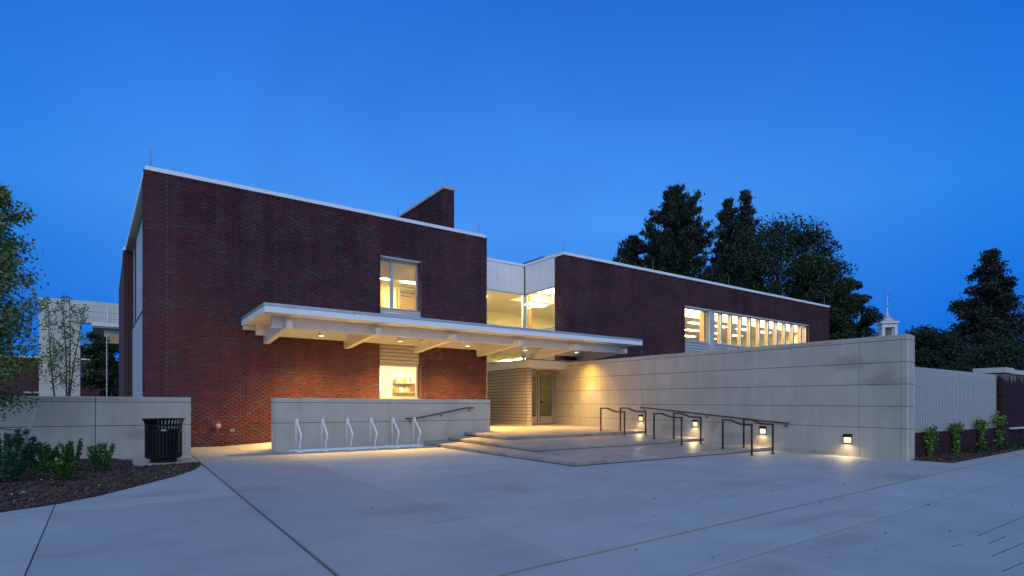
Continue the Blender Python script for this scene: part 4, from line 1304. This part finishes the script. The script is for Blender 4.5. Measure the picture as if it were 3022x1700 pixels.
# ------------------------------------------------------------------ PLANTS
def unit(v): return v/np.linalg.norm(v, axis=-1, keepdims=True)
def leaves(C, size, aspect=.55, droop=0.0, dirs=None, jitter=1.0, fold=.0):
    """diamond leaf quads at points C"""
    n = len(C)
    if dirs is None: d = unit(rng.normal(size=(n, 3)))
    else: d = unit(dirs + jitter*rng.normal(size=(n, 3)))
    d[:, 2] -= droop; d = unit(d)
    s = unit(np.cross(d, rng.normal(size=(n, 3))))
    L = size*rng.uniform(.65, 1.25, size=(n, 1))
    W = L*aspect*.5
    V = np.empty((n, 4, 3))
    V[:, 0] = C - d*L*.5; V[:, 1] = C + s*W - d*L*.05; V[:, 2] = C + d*L*.5; V[:, 3] = C - s*W - d*L*.05
    return V

def limb(mb, p, q, r0, r1, bend=.08, n=5):
    p, q = np.array(p, float), np.array(q, float)
    L = np.linalg.norm(q-p)
    off = rng.normal(size=3)*bend*L
    pts = []
    for i in range(n):
        t = i/(n-1)
        pts.append(tuple(p + (q-p)*t + off*math.sin(math.pi*t)))
    mb.tube(pts, r0, 6, rads=[r0+(r1-r0)*i/(n-1) for i in range(n)])
    return pts

def broadleaf(loc, H, R, crown_z, name, label, mat='maple', nclump=70, per=260, leaf=.30, trunk_r=.35, squash=.85, lobes=None, cat='tree', group=None, clump_r=.24):
    x, y, z = loc
    r = empty(name, loc, label, cat, group)
    m = MB()
    cz = z+crown_z
    m.tube([(x, y, z-.1), (x+.05, y, z+crown_z*.5), (x, y+.05, cz), (x, y, z+H*.8)], trunk_r, 8, rads=[trunk_r, trunk_r*.8, trunk_r*.6, trunk_r*.15])
    C = []
    ch = (H-crown_z*.55)/2
    mid = z+crown_z*.55+ch
    for k in range(nclump):
        d = unit(rng.normal(size=3))
        rad = rng.uniform(.45, 1.0)**.6
        c = np.array([x, y, mid]) + d*np.array([R, R, ch])*rad*.86
        if lobes is not None: c = lobes(c, k)
        cr = clump_r*R*rng.uniform(.65, 1.3)
        if k % 3 == 0:
            limb(m, (x, y, cz*.7+c[2]*.3 if c[2] > cz else cz*.9), c, trunk_r*.28, .02)
        pts = unit(rng.normal(size=(per, 3)))*(rng.uniform(0, 1, size=(per, 1))**.4)*cr*np.array([1.15, 1.15, squash*.8])
        C.append(c+pts)
    m.build('trunk', M['bark'], r, smooth=True)
    C = np.concatenate(C)
    o = quads('crown', leaves(C, leaf), M[mat], r)
    return r

def pine(loc, H, R, name, label, mat='needles', nb=46, start=.18, up=.35, tuft=26, ln=.42, top_pow=.75, gap=.0, trunk_r=.35, droop=.0, per_m=3.2, cat='tree', sub=True, tw=.13):
    x, y, z = loc
    r = empty(name, loc, label, cat)
    m = MB()
    m.tube([(x, y, z-.1), (x, y, z+H*.5), (x+.1, y, z+H*.97)], trunk_r, 8, rads=[trunk_r, trunk_r*.6, .03])
    C, D = [], []
    for k in range(nb):
        f = start + (1-start)*(k+rng.uniform(-.4, .4))/nb
        f = min(max(f, start), .995)
        if rng.random() < gap: continue
        L = R*((1-f)/(1-start))**top_pow*rng.uniform(.55, 1.12)
        L = max(L, .35)
        for w in range(4 if f < .93 else 3):
            a = rng.uniform(0, 2*math.pi)
            Lw = L*rng.uniform(.6, 1.1)
            d = np.array([math.cos(a), math.sin(a), up*rng.uniform(.2, 1.4)-droop])
            p0 = np.array([x, y, z+H*f]); p1 = p0 + d*Lw
            if sub:
                pts = limb(m, p0, p1, max(.02, .05*(1-f)*trunk_r/.3), .012, .05, 4)
            nt = max(2, int(Lw*per_m))
            for t in np.linspace(.25, 1.0, nt):
                q = p0 + d*Lw*t + rng.normal(size=3)*.10*Lw*.35
                q[2] += .16*Lw*t*t*(1 if droop <= 0 else -.4)
                n = tuft
                spread = .17 + .16*Lw*.35*(1.15-t)
                C.append(q + rng.normal(size=(n, 3))*np.array([spread, spread, spread*.85]))
                dd = d*.5 + np.array([0, 0, .8 if droop <= 0 else -.1])
                D.append(np.repeat(dd[None], n, 0))
    m.build('trunk', M['bark'], r, smooth=True)
    o = quads('crown', leaves(np.concatenate(C), ln, tw/ln*2, dirs=np.concatenate(D), jitter=.55), M[mat], r)
    return r

# far trees behind the right wing
pine((50.1, 40.55, 0), 25.0, 7.6, 'pine_tree', 'tallest pine with upswept branches, rising behind the right wing roof', nb=44, start=.28, up=.5, gap=.08, tuft=42, ln=.40, top_pow=.62, trunk_r=.4, tw=.08)
pine((57.8, 39.2, 0), 25.0, 3.8, 'pine_tree', 'slender double-topped pine between the tall pine and the maple, left spire', nb=30, start=.33, up=.75, gap=.08, tuft=32, ln=.42, top_pow=.7, tw=.09)
pine((58.4, 37.3, 0), 25.6, 3.2, 'pine_tree', 'slender pine spire just left of the maple crown', nb=28, start=.38, up=.75, gap=.08, tuft=32, ln=.42, top_pow=.75, tw=.09)
pine((48.6, 45.3, 0), 20.8, 4.8, 'pine_tree', 'short pine at the left foot of the tallest pine, just over the roof edge', nb=30, start=.35, up=.45, tuft=40, ln=.42, top_pow=.7, tw=.09)
def maple_lobe(c, k):
    return c
broadleaf((54.4, 31.3, 0), 21.0, 6.6, 6.5, 'maple_tree', 'big dark round-headed maple right of the pines', nclump=130, per=420, leaf=.27, trunk_r=.5, clump_r=.25)
broadleaf((53.4, 27.0, 0), 14.4, 3.6, 5.0, 'maple_tree', 'lower maple crown at the far right end of the right wing roof', nclump=64, per=420, leaf=.27, trunk_r=.35, clump_r=.26)
broadleaf((63.9, 29.2, 0), 15.4, 3.3, 4.5, 'shade_tree', 'mid-sized tree with gaps in its crown, left of the cupola', nclump=64, per=360, leaf=.28, trunk_r=.4, clump_r=.25)
broadleaf((41.5, 14.3, 0), 6.5, 2.7, 1.0, 'round_shrub_tree', 'dense dark rounded tree right behind the end of the long wall', mat='yew', nclump=130, per=330, leaf=.17, trunk_r=.16, clump_r=.33)
broadleaf((37.5, 9.6, 0), 4.6, 2.6, .6, 'evergreen_bush', 'dark bush behind the slatted screen, left of the spruce', mat='yew', nclump=80, per=300, leaf=.16, trunk_r=.1, clump_r=.34)
broadleaf((43.0, 11.0, 0), 5.4, 3.4, .6, 'evergreen_bush', 'dark bush behind the brick pier under the spruce', mat='yew', nclump=90, per=300, leaf=.17, trunk_r=.1, clump_r=.34)
broadleaf((45.0, 7.4, 0), 5.8, 3.0, .8, 'evergreen_bush', 'dark bush behind the capped brick wall at the right edge', mat='maple', nclump=50, per=220, leaf=.2, trunk_r=.1, clump_r=.34)
pine((58.0, 15.4, 0), 13.9, 5.7, 'spruce_tree', 'ragged conical spruce standing alone at the right', mat='spruce', nb=64, start=.06, up=.22, tuft=26, ln=.26, top_pow=.80, droop=.10, trunk_r=.3, per_m=4.0, tw=.075)
# through the opening on the left
broadleaf((.15, 62, 0), 9.0, 2.6, 2.0, 'garden_tree', 'dark tree seen through the opening of the tall precast frame', nclump=44, per=200, leaf=.3, trunk_r=.2, clump_r=.3)

# young birch at the left edge and the multi-stem tree behind the low wall
def airy(loc, name, label, stems, H, R, n, leaf, mat, zmin=.35, nbr=26, cat='tree'):
    x, y, z = loc
    r = empty(name, loc, label, cat)
    m = MB(); C = []
    for (dx, dy) in stems:
        tip = np.array([x+dx, y+dy, z+H*rng.uniform(.9, 1.0)])
        p0 = np.array([x+dx*.05, y+dy*.05, z-.05])
        limb(m, p0, tip, .035 if len(stems) > 1 else .05, .006, .03, 7)
        for b in range(nbr):
            f = zmin + (1-zmin)*(b+rng.random())/nbr
            q = p0 + (tip-p0)*f
            L = R*(1.15-f)**.55*rng.uniform(.5, 1.1)*(1.0 if f < .9 else .6)
            a = rng.uniform(0, 2*math.pi)
            d = np.array([math.cos(a), math.sin(a), rng.uniform(.25, .9)]); d /= np.linalg.norm(d)
            e = q + d*L
            limb(m, q, e, .010, .003, .06, 4)
            k = int(n/nbr/len(stems))
            t = rng.uniform(.15, 1.05, size=(k, 1))
            C.append(q + d*L*t + rng.normal(size=(k, 3))*.085*(.6+L*.6))
    m.build('trunk', M['bark'], r, smooth=True)
    quads('crown', leaves(np.concatenate(C), leaf, .6, droop=.25), M[mat], r)
    return r
airy((-2.15, 14.6, 0), 'birch_tree', 'leafy young tree at the left edge, staked in the planting bed', [(0, 0), (.25, .1)], 5.6, 1.42, 34000, .075, 'birch', zmin=.20, nbr=70)
airy((-1.0, 19.6, 0), 'young_tree', 'thin multi-stemmed young tree behind the low wall, against the tall precast frame', [(-.35, 0), (.1, .2), (.45, -.1), (-.05, -.3)], 4.3, .70, 1500, .075, 'birch', zmin=.42, nbr=20)
# the low branch that hangs over the wall, part of the birch: kept as a twig of leaves
def shrub(loc, R, H, n, leaf, mat, label, name='shrub', group='shrubs in the planting bed'):
    x, y, z = loc
    r = empty(name, loc, label, 'shrub', group)
    m = MB(); C = []; D = []
    ns = max(7, int(R*40))
    for k in range(ns):
        a = rng.uniform(0, 2*math.pi); rr = R*math.sqrt(rng.random())
        tip = np.array([x+math.cos(a)*rr, y+math.sin(a)*rr, z+H*rng.uniform(.7, 1.0)*(1-.35*(rr/R)**2)])
        p0 = np.array([x+math.cos(a)*rr*.25, y+math.sin(a)*rr*.25, z-.02])
        limb(m, p0, tip, .006, .002, .04, 4)
        kk = n//ns
        t = rng.uniform(.12, 1.02, size=(kk, 1))
        pos = p0 + (tip-p0)*t
        out = unit(rng.normal(size=(kk, 3))*np.array([1, 1, .4]) + np.array([0, 0, .45]))
        C.append(pos + out*leaf*.45); D.append(out)
    m.build('stem', M['bark'], r)
    quads('foliage', leaves(np.concatenate(C), leaf, .42, dirs=np.concatenate(D), jitter=.2), M[mat], r)
    return r
shrub((-1.42, 12.25, .06), .54, 1.0, 4600, .085, 'bigshrub', 'largest shrub, long bluish leaves, at the left edge under the stake')
shrub((-.98, 13.6, .06), .36, .55, 2400, .065, 'shrub', 'bushy low shrub against the wall, right of the largest shrub')
shrub((-.58, 13.65, .06), .27, .60, 1700, .065, 'shrub', 'upright shrub against the wall, third from the left edge')
shrub((-.60, 12.0, .05), .29, .42, 2200, .055, 'shrub', 'rounded bright shrub nearest the pavement edge')
shrub((-.12, 13.3, .04), .23, .62, 1300, .065, 'shrub', 'single upright shrub between the others and the litter bin')

# planting bed and its mulch
mul = [(-1.058, 8.979), (-.569, 9.318), (-.094, 9.902), (.425, 10.857), (.977, 11.883), (1.337, 12.766), (1.53, 13.5), (1.62, 14.02), (1.60, 14.29),
       (.41, 14.05), (.41, 15.8), (.2, 16.0), (0, 16.71), (-8, 16.71), (-8, 4.5), (-4.5, 6.7), (-2.5, 8.0)]
def inside(px, py, poly):
    r = np.zeros(px.shape, bool); n = len(poly); j = n-1
    for i in range(n):
        xi, yi = poly[i]; xj, yj = poly[j]
        with np.errstate(divide='ignore', invalid='ignore'):
            c = ((yi > py) != (yj > py)) & (px < (xj-xi)*(py-yi)/((yj-yi) if yj != yi else 1e-9)+xi)
        r ^= c; j = i
    return r
bed = MB().prism(mul, -.05, .012).build('mulch_bed', M['soil']); bed['kind'] = 'structure'
def chips(name, poly, n, x0, x1, y0, y1, z, size, mat, mound=None):
    px = rng.uniform(x0, x1, n); py = rng.uniform(y0, y1, n)
    k = inside(px, py, poly); px, py = px[k], py[k]
    zz = z + rng.uniform(0, .022, len(px)) + (mound(px, py) if mound else 0)
    C = np.stack([px, py, zz], 1)
    d = unit(rng.normal(size=(len(C), 3))*np.array([1, 1, .25]))
    o = quads(name, leaves(C, size, .5, dirs=d, jitter=.05), M[mat])
    o['kind'] = 'stuff'
    return o
chips('mulch', mul, 32000, -3.2, 1.7, 8.8, 16.7, .014, .055, 'chips')
mr_ = [(15.28, 5.50), (15.23, 4.708), (21.8, 5.02), (34, 5.3), (34, FT-.13), (15.74, FT-.13), (15.5, 5.52)]
bed = MB().prism(mr_, -.05, .012).build('mulch_bed', M['soil']); bed['kind'] = 'structure'
chips('mulch', mr_, 14000, 15.2, 30, 4.7, 5.6, .014, .05, 'chips')
# light wood chips scattered on the mulch, dry litter on the paving
C = np.stack([rng.uniform(-1.2, 1.5, 36), rng.uniform(9.4, 14.0, 36), np.full(36, .04)], 1)
C = C[inside(C[:, 0], C[:, 1], mul)]
o = quads('wood_chips', leaves(C, .045, .6, dirs=unit(rng.normal(size=(len(C), 3))*np.array([1, 1, .2])), jitter=.05), M['limestone']); o['kind'] = 'stuff'
n = 70
C = np.stack([rng.uniform(1.8, 15, n), rng.uniform(1.8, 9.5, n), np.full(n, .006)], 1)
C = np.concatenate([C, np.stack([rng.uniform(7.6, 8.3, 24), np.linspace(9, 15, 24), np.full(24, .006)], 1)-np.array([.22, 0, 0])*rng.random((24, 1))])
o = quads('dry_leaves', leaves(C, .028, .6, dirs=unit(rng.normal(size=(len(C), 3))*np.array([1, 1, .3])), jitter=.05), M['soil']); o['kind'] = 'stuff'

# tree stake with its tie
r = empty('tree_stake', (-1.28, 12.7, .02), 'leaning grey timber stake in the bed with a black tie to the left', 'stake')
MB().tube([(-1.36, 12.62, .0), (-1.02, 12.74, 1.245)], .021, 4, square=True).build('post', M['stake'], r)
MB().tube([(-1.165, 12.66, .83), (-1.6, 13.4, .87), (-2.05, 14.55, .90)], .009, 6).build('tie', M['rubber'], r)
MB().tube([(-1.19, 12.66, .80), (-1.16, 12.64, .83), (-1.15, 12.66, .86)], .03, 8).build('knot', M['rubber'], r)

# climbers on the dwarf wall
def climber(x, H, spread, label, lean=0.0):
    y = FT-.20
    r = empty('climbing_vine', (x, y-.03, .01), label, 'vine', 'young climbers at the slatted screen')
    m = MB(); C = []
    limb(m, (x, y, 0), (x+lean, y+.04, H), .010, .004, .02, 6)
    tip = np.array([x+lean, y, H])
    for k in range(9):
        f = rng.uniform(.15, 1)
        q = np.array([x+lean*f, y, H*f])
        C.append(q + rng.normal(size=(26, 3))*np.array([.06+.05*f, .035, .07]))
    for sgn in (-1, .6):
        e = tip + np.array([sgn*spread, -.02, -.05])
        limb(m, tip, e, .005, .002, .1, 4)
        t = rng.uniform(0, 1, size=(64, 1))
        C.append(tip + (e-tip)*t + rng.normal(size=(64, 3))*np.array([.06, .05, .07]))
    m.build('stem', M['bark'], r)
    quads('foliage', leaves(np.concatenate(C), .085, .8, droop=.2), M['vine'], r)
climber(16.40, .62, .34, 'climber with a drooping arm to the left, nearest the long wall')
climber(18.1, .70, .38, 'bushy climber, second from the long wall, full down to the ground')
climber(20.0, .78, .42, 'climber with bare lower stem, third from the long wall')
climber(21.5, .88, .44, 'tallest climber, in front of the brick pier')
C = np.stack([rng.uniform(18.5, 30, 3800), 5.35+rng.normal(size=3800)*.12, np.abs(rng.normal(size=3800))*.07+.03], 1)
o = quads('ground_cover', leaves(C, .06, .6), M['maple']); o['kind'] = 'stuff'

# ------------------------------------------------------------------ FAR LEFT: precast frame, far canopy, brick buildings
M['lit_precast'] = mottled('lit_precast', (.54, .52, .46), (.64, .62, .55), .9, .85, extra=None)  # same precast, with the stronger light on the far frame put into its colour
pf = empty('precast_frame', (-2.5, 50, 0), 'tall free-standing precast frame with a large opening, at the far left', 'wall')
zr = [0, 1.0, 1.9, 2.8, 3.7, 4.6, 5.5, 6.3, 7.12, 7.5, 7.95, 8.35, 8.66]
for j in range(len(zr)-1):
    z0, z1 = zr[j]+.012*(j > 0), zr[j+1]-.012*(j < len(zr)-2)
    if z1 <= 7.13:
        MB().box(-3.92, -1.70, 50, 50.6, z0, z1).build('panel', M['lit_precast'], pf)
        MB().box(1.4, 4.0, 50, 50.6, z0, z1).build('panel', M['lit_precast'], pf)
    else:
        for a, b in ((-3.92, -2.3), (-2.29, -.4), (-.39, 4.0)):
            MB().box(a, b, 50, 50.6, z0, z1).build('panel', M['lit_precast'], pf)
MB().box(-3.9, -1.72, 50.02, 50.58, 0, 8.6).build('core', M['tan_siding'], pf)
MB().box(-1.72, 4, 50.02, 50.58, 7.15, 8.6).build('core', M['tan_siding'], pf)
fc = empty('far_canopy', (-.4, 44, 5), 'small white canopy projecting from the far side of the left wing', 'canopy')
MB().box(-.92, 3.0, 44.0, 48.0, 6.28, 6.50).build('roof', M['coping'], fc)
MB().box(-.90, 3.0, 44.05, 48.0, 6.18, 6.279).build('soffit', M['tan_siding'], fc)
MB().box(-.30, 3.0, 44.6, 44.75, 5.70, 6.17).build('purlin', M['white'], fc)
MB().box(-.12, 3.0, 46.3, 46.5, 5.45, 6.17).build('purlin', M['soffit'], fc)
MB().box(-.12, -.02, 44.76, 46.29, 5.55, 6.1).build('bracket', M['white'], fc)
MB().box(-.1, .9, 45.0, 45.3, 6.14, 6.175).build('light_strip', M['lens'], fc)
m = MB().tube([(-.16, 44.5, 0), (-.16, 44.5, 5.7)], .022, 6)
for k in range(12): m.lathe([(.02, 0), (.045, .05), (.02, .1)], 8, (-.16, 44.5, .4+k*.44))
top(m.build('rain_chain', M['coping']), 'thin white rain chain hanging from the far canopy', 'rain chain')
m = MB().tube([(-.12, 49.9, 7.2), (-.12, 49.9, 8.35)], .03, 6)
top(m.build('downpipe', M['coping']), 'short pale pipe fixed above the opening of the tall precast frame', 'pipe')
fb = empty('far_brick_building', (1, 72, 0), 'plain dark brick building seen through the opening of the precast frame', 'building')
MB().box(-14, 6.4, 72, 84, 0, 5.95).build('wall', M['far_brick'], fb)
MB().box(-14.1, 6.5, 71.9, 84, 5.96, 6.15).build('coping', M['coping'], fb)
fb = empty('far_brick_building', (-8, 46, 0), 'dark brick building behind the leafy tree at the far left', 'building')
MB().box(-16, -4.05, 53, 60, 0, 4.2).build('wall', M['far_brick'], fb)
w = MB().box(-4.9, -4.2, 52.93, 52.999, .4, 2.2).build('window', M['black'], fb)
MB().box(-5.0, -4.12, 52.9, 52.99, 2.2, 2.32).build('lintel', M['limestone'], fb)

# ------------------------------------------------------------------ CUPOLA far right
X, Y = 111.3, 43.95
cp = empty('church_cupola', (X, Y, 0), 'white cupola with arched openings, dark dome and weathervane above the far trees', 'cupola')
yaw = HEAD + .25
def rp2(a, b): return (X + a*math.cos(-yaw) - b*math.sin(-yaw), Y + a*math.sin(-yaw) + b*math.cos(-yaw))
def obox(a0, a1, b0, b1, z0, z1, name, mat):
    return MB().prism([rp2(a0, b0), rp2(a1, b0), rp2(a1, b1), rp2(a0, b1)], z0, z1).build(name, M[mat], cp)
obox(-1.6, 1.6, -1.6, 1.6, 0, 12.2, 'base', 'white')
obox(-1.8, 1.8, -1.8, 1.8, 12.2, 12.5, 'cornice', 'white')
for a in (-1.15, .75):
    for b in (-1.15, .75):
        obox(a, a+.42, b, b+.42, 12.5, 15.7, 'column', 'white')
for (a0, a1, b0, b1) in ((-.73, .75, -1.1, -.9), (-.73, .75, .9, 1.1), (-1.1, -.9, -.73, .75), (.9, 1.1, -.73, .75)):
    obox(a0, a1, b0, b1, 15.0, 15.7, 'arch', 'white'); obox(a0, a1, b0, b1, 12.5, 13.2, 'parapet', 'white')
obox(-.5, .5, -.5, .5, 12.5, 15.6, 'core', 'greywall')
obox(-1.4, 1.4, -1.4, 1.4, 15.7, 16.0, 'cornice', 'white')
MB().lathe([(1.35, 0), (1.15, .35), (.8, .75), (.4, 1.1), (.17, 1.6), (.10, 3.0), (.04, 5.4)], 16, (X, Y, 16.0)).build('dome', M['flash'], cp, smooth=True)
m = MB()
a, b = rp2(-.55, 0), rp2(.55, 0)
m.tube([(a[0], a[1], 19.9), (b[0], b[1], 19.9)], .03, 5)
m.lathe([(.02, 0), (.16, .12), (.16, .2), (.02, .32)], 8, (X, Y, 18.6))
a, b = rp2(-.35, 0), rp2(.6, 0)
m.tube([(a[0], a[1], 20.7), (b[0], b[1], 20.7)], .028, 5)
m.build('weathervane', M['bronze'], cp)
